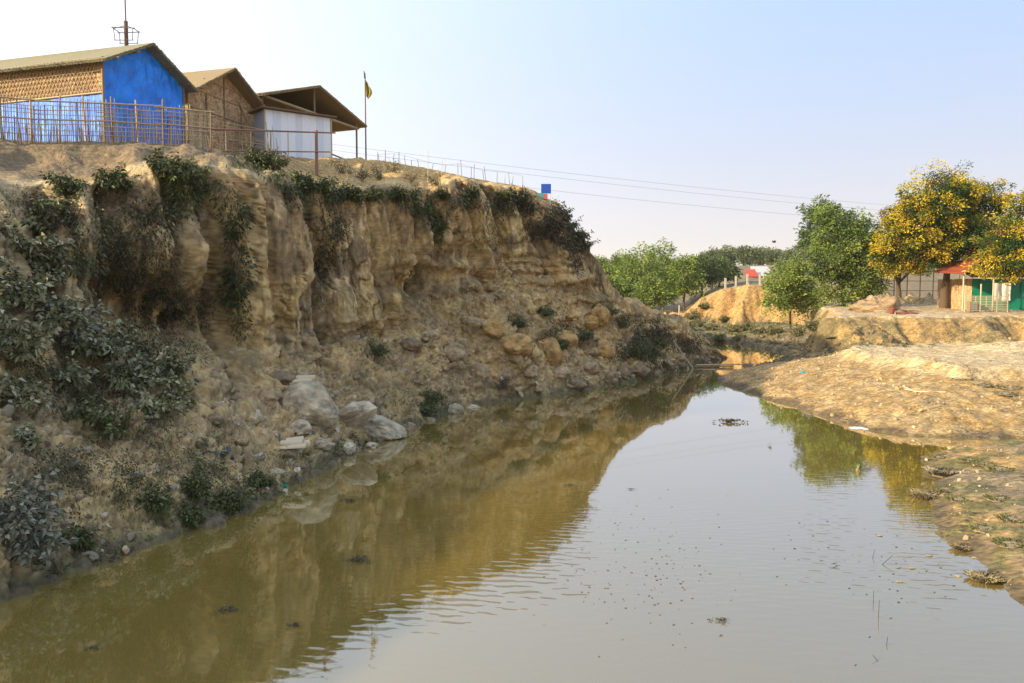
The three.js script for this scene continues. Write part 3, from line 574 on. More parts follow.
{ // open sided hut
  const t = thing('open_hut', 'open sided hut with broad dark thatched roof behind the white tin shed', 'hut', V(-12.35, 11.6, -40.2), 65.8 * Math.PI / 180);
  const w = 8.1, e = 2.95, r = 4.2, L = 5;
  roofPair(t, w, L, e, r, 0.3, 0.5, M.straw, 0.12, 0.1);
  part('ceiling_mat', slab(V(0.2, e - 0.15, 0.2), V(w - 0.2, e - 0.35, 0.2), V(w - 0.2, e - 0.35, -L + .2), V(0.2, e - 0.15, -L + .2), 0.05), M.straw, t, 'golden straw mat ceiling under the roof');
  part('rear_gable', (() => { const g = gableShape(w, -0.2, e, r); g.translate(0, 0, -L + 0.3); return g; })(), M.mat, t);
  for (const [x, z] of [[0.1, 0], [w / 2, 0.1], [w - 0.2, 0.1], [0.1, -L + .4], [w - 0.2, -L + .4]]) part('post', rod(V(x, -0.5, z), V(x, x > 3 && x < 5 ? r : e, z), 0.06), M.bambooDark, t);
  part('tie_beam', rod(V(0, e - 0.1, 0.12), V(w, e - 0.3, 0.12), 0.055), M.bamboo, t);
  part('low_rail', rod(V(w / 2 + .3, 0.9, 0.15), V(w - 0.1, 0.55, 0.15), 0.045), M.bambooDark, t);
  part('low_rail', rod(V(w / 2 + .3, 0.45, 0.15), V(w - 0.1, 0.2, 0.15), 0.045), M.bambooDark, t);
}
{ // tin shed
  const t = thing('tin_shed', 'small flat topped shed of whitish blue corrugated tin sheets', 'shed', V(-11.45, 11.15, -37.9), 38 * Math.PI / 180);
  const w = 3.25, h = 2.12, dep = 1.3, n = 9;
  function sheet(x0, x1, y0, y1) { const g = new THREE.PlaneGeometry(x1 - x0, y1 - y0, 24, 1), p = g.attributes.position; for (let i = 0; i < p.count; i++) p.setZ(i, 0.012 * Math.cos(p.getX(i) / 0.076 * 2 * Math.PI)); g.translate((x0 + x1) / 2, (y0 + y1) / 2, 0); g.computeVertexNormals(); return g; }
  for (let k = 0; k < n; k++) { const q = part('tin_panel', sheet(k * w / n, (k + 1) * w / n + 0.02, -0.6 + 0.03 * (k % 2), h), k % 3 === 1 ? M.tinB : M.tinA, t); q.position.z = (k % 2) * 0.02; }
  for (let k = 0; k < 3; k++) { const q = part('tin_panel', sheet(0, dep / 3 + 0.02, -0.6, h), M.tinDark, t); q.rotation.y = Math.PI / 2; q.position.set(-0.02, 0, -0.01 - k * dep / 3); }
  { const q = part('tin_panel', sheet(0, dep, -0.6, h), M.tinA, t); q.rotation.y = Math.PI / 2; q.position.set(w + 0.03, 0, -0.01); }
  part('roof', box(w + 0.5, 0.07, dep + 0.5, w / 2, h + 0.06, -dep / 2), M.rust, t, 'rusty dark roof sheet');
  for (const x of [-0.04, w + 0.05]) part('corner_post', rod(V(x, -0.6, 0.03), V(x, h, 0.03), 0.035), M.bamboo, t);
}
{ // lattice radio mast behind the blue shelter
  const y0 = 10.9, d = 47, X = at(126, 30, d).x;
  const t = thing('radio_mast', 'thin dark antenna mast with a square frame rising behind the blue shelter', 'antenna', V(X, y0, -d));
  part('pole', rod(V(0, 0, 0), V(0, 15, 0), 0.05, 0.03), M.rust, t);
  part('lower_pole', rod(V(0, 0, 0), V(0, 9.3, 0), 0.13, 0.11), M.rust, t);
  const y1 = 8.8, y2 = 8.15;
  for (const s of [-1, 1]) {
    part('cross_bar', rod(V(-0.66, y1 + 0.05 * s, 0.35 * s), V(0.66, y1, 0.35 * s), 0.025), M.rust, t);
    part('cross_bar', rod(V(s * 0.58, y1, -0.4), V(s * 0.58, y1, 0.4), 0.025), M.rust, t);
    for (const q of [-1, 1]) part('stay', rod(V(s * 0.55, y1, q * 0.35), V(s * 0.5, y2, q * 0.3), 0.022), M.rust, t);
    part('brace', rod(V(s * 0.55, y1, 0.3), V(0, y1 + 0.25, 0), 0.02), M.rust, t);
    part('cross_bar', rod(V(-0.55, y2, 0.3 * s), V(0.55, y2, 0.3 * s), 0.022), M.rust, t);
  }
}
{ // flag on a pole
  const d = 47.5, b = at(366, 158, d); b.y = plateau(b.x, d) - 0.2;
  const top = at(366, 73, d).y - b.y;
  const t = thing('flag_pole', 'tall dark flagpole with a limp yellow flag at the cliff top', 'flagpole', b);
  part('pole', rod(V(0, 0, 0), V(0, top, 0), 0.05, 0.035), M.wood, t);
  part('finial', rod(V(0, top - 0.3, 0), V(-0.06, top + 0.12, 0), 0.06, 0.02), M.dark, t);
  const g = new THREE.PlaneGeometry(1, 1, 10, 16), p = g.attributes.position;
  for (let i = 0; i < p.count; i++) { const u = p.getX(i) + 0.5, v = p.getY(i) + 0.5; p.setXYZ(i, 0.05 + u * 0.34 * (0.35 + 0.65 * Math.sin(Math.PI * Math.min(1, v * 1.1))), top - 0.4 - (1 - v) * 0.9 - u * 0.2, 0.12 * Math.sin(u * 9 + v * 3)); }
  g.computeVertexNormals();
  part('flag', g, mat(0.36, 0.30, 0.05, 0.8), t, 'limp yellow flag');
}
// fences -------------------------------------------------------------------------------------------------
function pole(t, name, a, b, r, m) { return part(name, rod(a.clone().sub(t.position), b.clone().sub(t.position), r, r * 0.85, 5), m, t); }
{ // bamboo lattice fence in front of the blue shelter
  const A = V(-17.6, 0, -26.6), B = V(-11.2, 0, -30.4), n = 120;
  const P = u => { const q = A.clone().lerp(B, u); q.y = plateau(q.x, -q.z); return q; };
  const t = thing('bamboo_fence', 'split bamboo lattice fence along the cliff top before the blue shelter', 'fence', P(0));
  const hs = u => 1.32 + 0.06 * Math.sin(u * 17);
  const sm = []; for (let k = 0; k <= 12; k++) { let s = 0; for (let q = -3; q <= 3; q++) s += P(clamp(k / 12 + q * 0.02)).y; sm.push(s / 7); }
  const gy = u => { const f = clamp(u) * 12, i = Math.min(11, Math.floor(f)); return mix(sm[i], sm[i + 1], f - i); };
  const pt = (u, h, off = 0) => { const q = A.clone().lerp(B, u); q.y = gy(u) + h; q.x += off * 0.55; q.z += off * 0.83; return q; };
  for (let k = 0; k <= n; k++) { const u = (k + rr(-.3, .3)) / n; pole(t, 'stake', pt(u, -0.2), pt(u + rr(-.006, .006), hs(u) * (k % 3 ? rr(0.82, 1.02) : rr(0.9, 1.12))), rr(0.011, 0.018), [M.bamboo, M.bambooPale, M.bambooDark][Math.floor(rnd() * 3)]); }
  for (let k = 0; k < 90; k++) { const u = (k + rr(-.4, .4)) / 90; pole(t, 'stake', pt(u, -0.2, 0.03), pt(u + rr(-.01, .01), rr(0.35, 0.75), 0.03), rr(0.012, 0.02), [M.bamboo, M.bambooPale, M.mat][k % 3]); }
  for (let k = 0; k <= 9; k++) { const u = k / 9; pole(t, 'post', pt(u, -0.3, -0.04), pt(u + rr(-.01, .01), hs(u) + rr(0.05, 0.22), -0.04), 0.035, k % 2 ? M.bambooDark : M.bamboo); }
  for (const [h, r, m] of [[0.16, 0.016, 0], [0.32, 0.014, 1], [0.5, 0.016, 1], [0.66, 0.03, 0], [0.82, 0.013, 1], [0.98, 0.014, 0], [1.12, 0.013, 1], [1.27, 0.032, 0]])
    for (let k = 0; k < 4; k++) pole(t, 'rail', pt(k / 4 - 0.01, h + rr(-.03, .03), 0.04), pt((k + 1) / 4 + 0.02, h + rr(-.04, .04), 0.045), r, m ? M.bambooPale : M.bamboo);
}
{ // rougher pole fence
  const pts = [[-11.6, 31.2], [-10.2, 32.4], [-9.0, 33.2], [-7.3, 34.0]];
  const t = thing('pole_fence', 'rough fence of crooked poles at the cliff edge below the tin shed', 'fence', V(pts[0][0], plateau(...pts[0]), -pts[0][1]));
  const g = (u, h) => { const f = u * 3, i = Math.min(2, Math.floor(f)), q = f - i, x = mix(pts[i][0], pts[i + 1][0], q), d = mix(pts[i][1], pts[i + 1][1], q); return V(x, plateau(x, d) + h, -d); };
  const yr = u => mix(at(205, 128, 31).y, at(335, 133, 34).y, u);
  const R = (u, y) => { const q = g(u, 0); q.y = y; return q; };
  pole(t, 'rail', R(0, yr(0)), R(0.99, yr(1)), 0.038, M.bambooRed);
  pole(t, 'rail', R(0, yr(0) - 0.82), R(0.95, yr(1) - 0.8), 0.03, M.bambooRed);
  for (const u of [0.12, 0.3, 0.48, 0.64]) pole(t, 'post', g(u, -0.3), R(u, yr(u) + rr(0, 0.1)), 0.032, M.bambooPale);
  pole(t, 'post', g(0.85, -0.35), R(0.85, yr(0.85) + 0.1), 0.075, M.bambooRed);
  for (let k = 0; k < 46; k++) { const u = rr(0, 0.55), b = g(u, -0.1), a = b.clone().add(V(rr(-.12, .12), rr(0.5, 1.35), rr(-.12, .12))); pole(t, 'stake', b, a, rr(0.008, 0.016), [M.bamboo, M.bambooPale, M.bambooDark, M.mat][k % 4]); }
  for (let k = 0; k < 9; k++) pole(t, 'rail', g(rr(0, 0.1), 0.15 + k * 0.11), g(rr(0.3, 0.6), 0.15 + k * 0.1 + rr(-.1, .1)), 0.012, k % 2 ? M.bamboo : M.bambooPale);
}
{ // stick fence along the skyline
  const t = thing('stick_fence', 'sparse line of thin sticks and strung wire along the golden cliff top', 'fence', V(-7, plateau(-7, 45), -45));
  const list = [[378, 44.5, 152], [386, 45, 150], [399, 45.2, 152], [412, 45.7, 160], [428, 40, 150, 176], [441, 41, 158], [462, 47.2, 160], [474, 47.3, 164], [486, 47.6, 166], [505, 48.2, 174], [512, 48.4, 176]];
  let last = null;
  for (const [px, d, ty] of list) { const b = at(px, 180, d); b.y = plateau(b.x, d) - 0.15; const a = at(px + rr(-2, 2), ty, d); if (a.y < b.y + 0.4) a.y = b.y + 0.8; pole(t, 'post', b, a, 0.018, [M.bamboo, M.bambooPale, M.bambooDark][Math.floor(rnd() * 3)]); }
  for (let k = 0; k < 12; k++) { const px = 380 + k * 13, d = mix(44.6, 48.4, k / 11), b = at(px, 180, d); b.y = plateau(b.x, d) - 0.1; const a = b.clone().add(V(rr(-.1, .1), rr(0.4, 0.75), 0)); pole(t, 'post', b, a, 0.015, M.bambooDark); if (last) pole(t, 'wire', last, a.clone(), 0.006, M.wire); last = a.clone(); }
}
// signboard
{
  const d = 45.2, b = at(546, 207, d); b.y = plateau(b.x, d) - 0.2;
  const y = py => at(546, py, d).y - b.y;
  const t = thing('blue_signboard', 'blank blue signboard on two thin posts at the cliff end', 'sign', b);
  part('board', box(0.55, y(184) - y(193.5), 0.04, 0, (y(184) + y(193.5)) / 2, 0.03), mat(0.006, 0.055, 0.34, 0.6), t);
  for (const s of [-1, 1]) part('post', rod(V(s * 0.22, -0.2, 0), V(s * 0.22, y(192), 0), 0.028), M.tinB, t);
  const s = thing('painted_block', 'low green and red painted block under the blue signboard', 'block', V(b.x - 0.12, b.y + 0.08, b.z + 0.45));
  s.scale.set(0.75, 0.8, 0.75); const hh = 0.42;
  part('green_side', box(0.42, hh, 0.5, -0.28, hh / 2, 0), mat(0.05, 0.26, 0.2), s);
  part('red_side', box(0.30, hh - 0.04, 0.48, 0.085, hh / 2 - 0.02, 0), mat(0.42, 0.10, 0.07), s);
}
// power lines
{
  const mk = (a, b, sag, label) => { const pts = []; const A = a.clone().lerp(b, -0.35), B = a.clone().lerp(b, 1.5); for (let k = 0; k <= 40; k++) { const u = k / 40, q = A.clone().lerp(B, u); q.y -= sag * 4 * u * (1 - u) - sag * 0.8; pts.push(q); } solo('power_line', new THREE.TubeGeometry(new THREE.CatmullRomCurve3(pts), 60, 0.014, 4), M.bambooDark, label, 'power line', null, 'overhead power lines'); };
  const d0 = 95, d1 = 130;
  mk(at(370, 151, d0), at(862, 203, d1), 1.2, 'thin overhead power line, topmost of the three wires');
  mk(at(370, 157, d0), at(862, 209, d1), 1.2, 'thin overhead power line, middle one of the three wires');
  mk(at(500, 186, d0), at(862, 220, d1), 0.9, 'thin overhead power line, lowest of the three wires');
}
// bird
{
  const t = thing('flying_bird', 'tiny dark bird gliding in the sky over the mound', 'bird', at(774, 242, 70));
  const g = new THREE.SphereGeometry(0.09, 8, 6); g.scale(1.9, 0.8, 0.8); part('body', g, M.dark, t);
  for (const s of [-1, 1]) { const w = new THREE.BufferGeometry(); w.setAttribute('position', new THREE.Float32BufferAttribute([-0.08, 0, 0, 0.1, 0, 0, -0.02, 0.16, s * 0.28, 0.08, 0.03, s * 0.34, -0.06, 0.1, s * 0.42], 3)); w.setIndex([0, 1, 2, 1, 3, 2, 2, 3, 4]); w.computeVertexNormals(); part('wing', w, M.dark, t); }
}

// ---------------------------------------------------------------- trees
const GREEN = [0.13, 0.195, 0.018], LGREEN = [0.26, 0.32, 0.03], DGREEN = [0.04, 0.075, 0.018], YEL = [0.46, 0.33, 0.028], OLIVE = [0.21, 0.195, 0.03];
const mango = (dd, q, outer) => outer && rnd() < 0.86 - 0.6 * sst(0.1, 0.85, dd[0] * 0.75 - dd[2] * 0.5) ? (rnd() < 0.34 ? OLIVE : YEL) : (rnd() < 0.12 ? [0.16, 0.07, 0.02] : DGREEN);  // less yellow, more dark green away from the sun: shade put into colour
{
  const g = 'mango trees in yellow bloom around the green hut';
  let b = V(at(943, 312, 64).x, 0, -64); b.y = ground(b.x, 64);
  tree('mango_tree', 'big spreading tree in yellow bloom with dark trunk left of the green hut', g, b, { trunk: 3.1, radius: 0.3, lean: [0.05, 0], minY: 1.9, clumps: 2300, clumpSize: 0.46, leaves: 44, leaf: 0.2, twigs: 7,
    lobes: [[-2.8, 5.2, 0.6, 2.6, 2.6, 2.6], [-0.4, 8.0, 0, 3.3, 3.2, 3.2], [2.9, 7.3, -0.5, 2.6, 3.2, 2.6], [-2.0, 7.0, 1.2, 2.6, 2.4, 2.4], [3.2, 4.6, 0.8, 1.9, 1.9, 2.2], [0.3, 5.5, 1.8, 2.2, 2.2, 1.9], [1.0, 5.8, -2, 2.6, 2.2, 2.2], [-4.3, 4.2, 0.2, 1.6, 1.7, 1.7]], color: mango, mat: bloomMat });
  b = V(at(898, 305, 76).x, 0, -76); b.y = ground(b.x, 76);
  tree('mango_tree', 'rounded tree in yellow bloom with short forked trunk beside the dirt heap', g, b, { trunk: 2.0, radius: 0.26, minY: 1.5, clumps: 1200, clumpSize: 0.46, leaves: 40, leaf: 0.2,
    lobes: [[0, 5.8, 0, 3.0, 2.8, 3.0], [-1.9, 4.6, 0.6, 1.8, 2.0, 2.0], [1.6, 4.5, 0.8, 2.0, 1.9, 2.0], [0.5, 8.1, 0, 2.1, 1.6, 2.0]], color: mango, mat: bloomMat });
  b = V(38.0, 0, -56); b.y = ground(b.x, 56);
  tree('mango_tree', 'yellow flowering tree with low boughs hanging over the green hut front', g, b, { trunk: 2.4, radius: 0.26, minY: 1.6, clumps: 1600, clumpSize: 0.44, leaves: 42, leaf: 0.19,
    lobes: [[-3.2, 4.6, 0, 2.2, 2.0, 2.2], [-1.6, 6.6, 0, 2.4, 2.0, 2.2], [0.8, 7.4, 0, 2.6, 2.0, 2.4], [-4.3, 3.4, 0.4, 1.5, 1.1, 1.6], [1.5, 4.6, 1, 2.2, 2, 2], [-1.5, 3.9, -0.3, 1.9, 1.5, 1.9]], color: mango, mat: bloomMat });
}
{
  const col = (dd, q, o) => rnd() < 0.5 ? GREEN : rnd() < 0.6 ? LGREEN : DGREEN;
  let b = V(at(790, 332, 72).x, 0, -72); b.y = ground(b.x, 72);
  tree('leafy_tree', 'small bright green tree with thin trunk standing on the earth slope', null, b, { trunk: 2.0, radius: 0.1, minY: 1.2, clumps: 620, clumpSize: 0.42, leaves: 20, leaf: 0.26,
    lobes: [[-0.3, 4.4, 0, 2.1, 2.1, 2.0], [-1.4, 3.1, 0.4, 1.5, 1.5, 1.4], [1.4, 3.4, 0.2, 1.6, 1.8, 1.5], [0.3, 5.9, 0, 1.2, 0.9, 1.1]], color: (dd) => rnd() < 0.6 ? LGREEN : GREEN });
  b = V(at(843, 322, 68).x, 0, -68); b.y = ground(b.x, 68);
  tree('leafy_tree', 'tall bushy green tree leafed down to the terrace edge', null, b, { trunk: 2.2, radius: 0.16, minY: 0.1, clumps: 1150, clumpSize: 0.46, leaves: 22, leaf: 0.27,
    lobes: [[-0.4, 5.6, 0, 2.3, 2.4, 2.2], [-1.0, 3.2, 0.5, 2.0, 2.2, 1.9], [1.2, 4.6, 0.4, 1.8, 2.4, 1.8], [-1.8, 7.6, 0, 1.2, 1.0, 1.1], [0.9, 2.3, 0.6, 1.6, 1.8, 1.5], [1.0, 6.9, 0, 1.4, 1.0, 1.3], [-0.8, 1.2, 0.7, 1.4, 1.3, 1.1], [1.9, 1.6, 0.4, 1.2, 1.5, 1.2], [-2.0, 3.6, 0.3, 1.4, 1.7, 1.4]], color: col });
  b = V(at(822, 310, 80).x, 0, -80); b.y = ground(b.x, 80);
  tree('leafy_tree', 'slender dark green tree with a ragged top behind the bushy one', null, b, { trunk: 4.0, radius: 0.14, minY: 2, clumps: 460, clumpSize: 0.5, leaves: 20, leaf: 0.3,
    lobes: [[-0.6, 6.0, 0, 1.9, 2, 1.9], [-0.3, 8.4, 0, 1.5, 1.5, 1.4], [1.2, 7.6, 0, 1.4, 1.6, 1.4]], color: () => rnd() < .5 ? DGREEN : GREEN });
  // the grove behind the cliff's toe
  const grove = [[598, 92, 264, 2.6, 0], [622, 96, 258, 2.7, 0], [641, 88, 252, 3.0, 1], [663, 93, 249, 3.0, 1], [684, 87, 262, 2.3, 0], [702, 90, 263, 2.6, 2], [719, 96, 266, 2.1, 2], [612, 84, 285, 2.0, 1], [652, 82, 283, 2.2, 1], [580, 100, 262, 2.6, 0]];
  for (const [px, d0, ty, w0, kind] of grove) {
    const d = d0 + 17, w = w0 * 1.15;
    const q = V(at(px, 300, d).x, 0, -d); q.y = ground(q.x, d); const h = at(px, ty - 7, d).y - q.y;
    tree('grove_tree', ['mid green tree in the grove behind the cliff toe', 'mid green tree in the grove behind the cliff toe', 'dark green tree at the edge of the grove beside the orange mound'][kind], 'grove behind the cliff', q, { trunk: h * 0.3, radius: 0.14, minY: 0.6, clumps: 400, clumpSize: 0.55, leaves: 16, leaf: 0.36, twigs: 3,
      lobes: [[rr(-.5, .5), h * 0.62, 0, w * 0.72, h * 0.3, w * 0.72], [rr(-1.4, -.8) * w / 2.6, h * 0.45, 0.3, w * 0.55, h * 0.25, w * 0.6], [rr(.8, 1.4) * w / 2.6, h * 0.48, 0.2, w * 0.55, h * 0.26, w * 0.55], [rr(-.5, .5), h * 0.85, 0, w * 0.42, h * 0.15, w * 0.42]],
      color: () => kind === 2 ? (rnd() < .7 ? DGREEN : GREEN) : (rnd() < .55 ? GREEN : LGREEN) });
  }
  // trees along the far rise
  for (let k = 0; k < 27; k++) {
    const px = 588 + k * 9.6 + rr(-3, 3), d = 170 + rr(0, 45), q = V(at(px, 280, d).x, 0, -d); q.y = ground(q.x, d) - 0.2;
    const ty = (px < 700 ? 262 : 251) + rr(-4, 7), h = Math.max(5, at(px, ty, d).y - q.y);
    tree('far_tree', 'haze tinted grey green tree in the row along the far rise', 'trees along the far rise', q, { trunk: h * 0.45, radius: 0.15, minY: h * 0.1, clumps: 150, clumpSize: 0.8, leaves: 14, leaf: 0.6, twigs: 1,
      lobes: [[0, h * 0.7, 0, h * 0.28, h * 0.24, h * 0.28], [rr(-1, 1), h * 0.42, 0, h * 0.27, h * 0.26, h * 0.27], [rr(-.5, .5), h * 0.88, 0, h * 0.16, h * 0.13, h * 0.16]], color: () => rnd() < .6 ? [0.17, 0.205, 0.075] : [0.12, 0.155, 0.055] });  // leaf colours paled and greyed, distance haze put into the colour
  }
}

// ---------------------------------------------------------------- the green hut and its yard
{
  const d = 61, gy = ground(36, d), x0 = at(972, 300, d).x;
  const t = thing('green_hut', 'green walled hut with tilted red sheet porch roof under the flowering trees', 'hut', V(x0, gy, -d));
  const green = mat(0.0, 0.23, 0.13, 0.5, { bumpMap: blueTarp, bumpScale: 0.04 });
  part('front_wall', slab(V(0, 0, 0), V(7, 0, 0), V(7, 2.4, 0), V(0, 2.4, 0), 0.06), green, t);
  part('side_wall', quadSheet(V(0, 0, -5), V(0, 0, -0.01), V(0, 2.4, -0.01), V(0, 2.4, -5), 2, 2), M.mat, t, 'brown matting side wall');
  for (let k = 0; k < 7; k++) part('batten', box(0.05, 2.35, 0.04, 0.5 + k * 1.05, 1.18, 0.03), mat(0.0, 0.14, 0.08), t);
  part('roof', slab(V(-0.6, 2.55, 0.9), V(7.4, 2.55, 0.9), V(7.4, 3.6, -2.6), V(-0.6, 3.6, -2.6), 0.06), M.rust, t);
  part('porch_roof', slab(V(-2.05, 2.72, 2.2), V(-0.35, 3.62, 2.0), V(0.15, 3.95, -1.6), V(-2.25, 2.95, -1.6), 0.05, (u, v) => 0.04 * Math.sin(u * 20)), mat(0.25, 0.05, 0.02, 0.7), t, 'red orange sheet porch roof, tilted');
  for (const [x, z, h] of [[-1.75, 1.9, 2.85], [0.45, 1.9, 3.9], [-0.45, 1.9, 2.0]]) part('post', rod(V(x, -0.2, z), V(x, h, z), 0.06), M.bambooPale, t);
  part('porch_beam', rod(V(-1.9, 2.9, 1.95), V(2.1, 2.92, 1.95), 0.05), M.bambooPale, t);
  const cx = at(994, 290, 59.4).x, y1 = at(994, 283, 59.4).y, y2 = at(994, 300.5, 59.4).y;
  const gc = new THREE.PlaneGeometry(1.25, y1 - y2, 12, 8), p = gc.attributes.position; for (let i = 0; i < p.count; i++) p.setZ(i, 0.04 * Math.sin(p.getX(i) * 9) + 0.02 * Math.sin(p.getY(i) * 6)); gc.computeVertexNormals();
  const cl = solo('hanging_cloth', gc, mat(0.86, 0.82, 0.7), 'white cloth hung to dry before the green wall', 'cloth', V(cx + 0.62, (y1 + y2) / 2, -59.4));
  const ln = solo('clothes_line', rod(V(-2.1, 0.0, 0), V(1.6, 0.05, -1.5), 0.008, 0.008, 4), M.wire, 'thin cord strung from the porch beam, holding the white cloth', 'cord', V(cx + 0.6, y1 - 0.01, -59.4));
  // bamboo yard fence
  const fx0 = at(965, 305, 58.2).x, fx1 = at(1008, 305, 58.2).x, fy = ground(fx0 + 1, 58.2);
  const f = thing('yard_fence', 'pale bamboo picket fence of horizontal slats before the green hut', 'fence', V(fx0, fy, -58.2));
  const fw = fx1 - fx0, fh = 1.1;
  for (let k = 0; k < 9; k++) part('slat', box(fw, 0.055, 0.02, fw / 2, 0.12 + k * fh / 9, 0), k % 2 ? M.bambooPale : mat(0.45, 0.40, 0.25), f);
  for (let k = 0; k <= 4; k++) part('post', rod(V(fw * k / 4, -0.2, -0.04), V(fw * k / 4, k === 0 ? 1.9 : k === 4 ? 1.25 : fh, -0.04), 0.045), M.bambooPale, f);
  const bk = thing('wicker_crate', 'grey slatted crate standing at the left end of the yard fence', 'crate', V(fx0 + 0.35, fy, -57.9));
  for (let k = 0; k < 5; k++) part('slat', box(0.5, 0.1, 0.4, 0, 0.08 + k * 0.13, 0), mat(0.3, 0.27, 0.23), bk);
  for (const s of [-1, 1]) part('corner', box(0.05, 0.72, 0.43, s * 0.24, 0.36, 0), M.bambooDark, bk);
}
{ // dark net fence behind the trees
  const d = 84, x0 = at(868, 290, d).x, x1 = at(985, 290, d).x, y = ground(x0 + 4, d);
  const t = thing('net_fence', 'dark net fence on thin poles behind the flowering trees', 'fence', V(x0, y, -d));
  const n = 9, w = (x1 - x0) / n, h = 3.0;
  const net = new THREE.MeshStandardMaterial({ color: new THREE.Color().setRGB(0.10, 0.11, 0.09), roughness: 0.9, side: THREE.DoubleSide, transparent: true, opacity: 0.55 });
  for (let k = 0; k <= n; k++) part('post', rod(V(k * w, -0.3, 0), V(k * w, h, 0), 0.05), M.rust, t);
  for (const yy of [0.9, 1.9, 2.9]) part('rail', rod(V(0, yy, 0.05), V(w * n, yy, 0.05), 0.03), M.rust, t);
  for (let k = 0; k < n; k++) part('net', quadSheet(V(k * w, 0.1, -0.05), V((k + 1) * w, 0.1, -0.05), V((k + 1) * w, h, -0.05), V(k * w, h - rr(0, .3), -0.05), 4, 2, (u, v) => 0.05 * Math.sin(u * 6)), net, t);
}
const rockMats = [[0.42, 0.35, 0.235], [0.52, 0.445, 0.315], [0.30, 0.235, 0.14], [0.46, 0.30, 0.12]].map(c => new THREE.MeshStandardMaterial({ color: new THREE.Color().setRGB(...c), vertexColors: true, roughness: 0.95 }));
const slopeMats = [[0.36, 0.265, 0.145], [0.43, 0.325, 0.19], [0.24, 0.175, 0.10], [0.44, 0.275, 0.10]].map(c => new THREE.MeshStandardMaterial({ color: new THREE.Color().setRGB(...c), vertexColors: true, roughness: 0.97 }));
function rockGeo(s, detail = 4, k = 1) {
  const g = new THREE.IcosahedronGeometry(1, detail), p = g.attributes.position;
  const planes = []; for (let i = 0; i < 9; i++) { const e = dirRnd(); planes.push([...e, rr(0.62, 0.95)]); }
  for (let i = 0; i < p.count; i++) {
    let x = p.getX(i), y = p.getY(i), z = p.getZ(i), r = 1;
    for (const [a, b, c, d] of planes) { const q = x * a + y * b + z * c; if (q > 0.01) r = Math.min(r, d / q); }
    r *= 1 + 0.16 * k * fbm(x * 1.6 + s, y * 1.6, z * 1.6, 4) + 0.06 * Math.abs(N3(x * 5 + s, y * 5, z * 5));
    p.setXYZ(i, x * r, y * r, z * r);
  }
  const uv = g.attributes.uv; for (let i = 0; i < uv.count; i++) uv.setXY(i, p.getX(i) * 0.35 + p.getZ(i) * 0.2, p.getY(i) * 0.35);
  const cl = new Float32Array(p.count * 3); for (let i = 0; i < p.count; i++) { const x = p.getX(i), y = p.getY(i), z = p.getZ(i), k = clamp(0.85 + 0.45 * fbm(x * 2 + s, y * 2, z * 2, 5, 0.7), 0.4, 1.3); cl[i * 3] = k; cl[i * 3 + 1] = k * 0.98; cl[i * 3 + 2] = k * 0.95; }
  g.setAttribute('color', new THREE.BufferAttribute(cl, 3));
  g.computeVertexNormals(); return g;
}
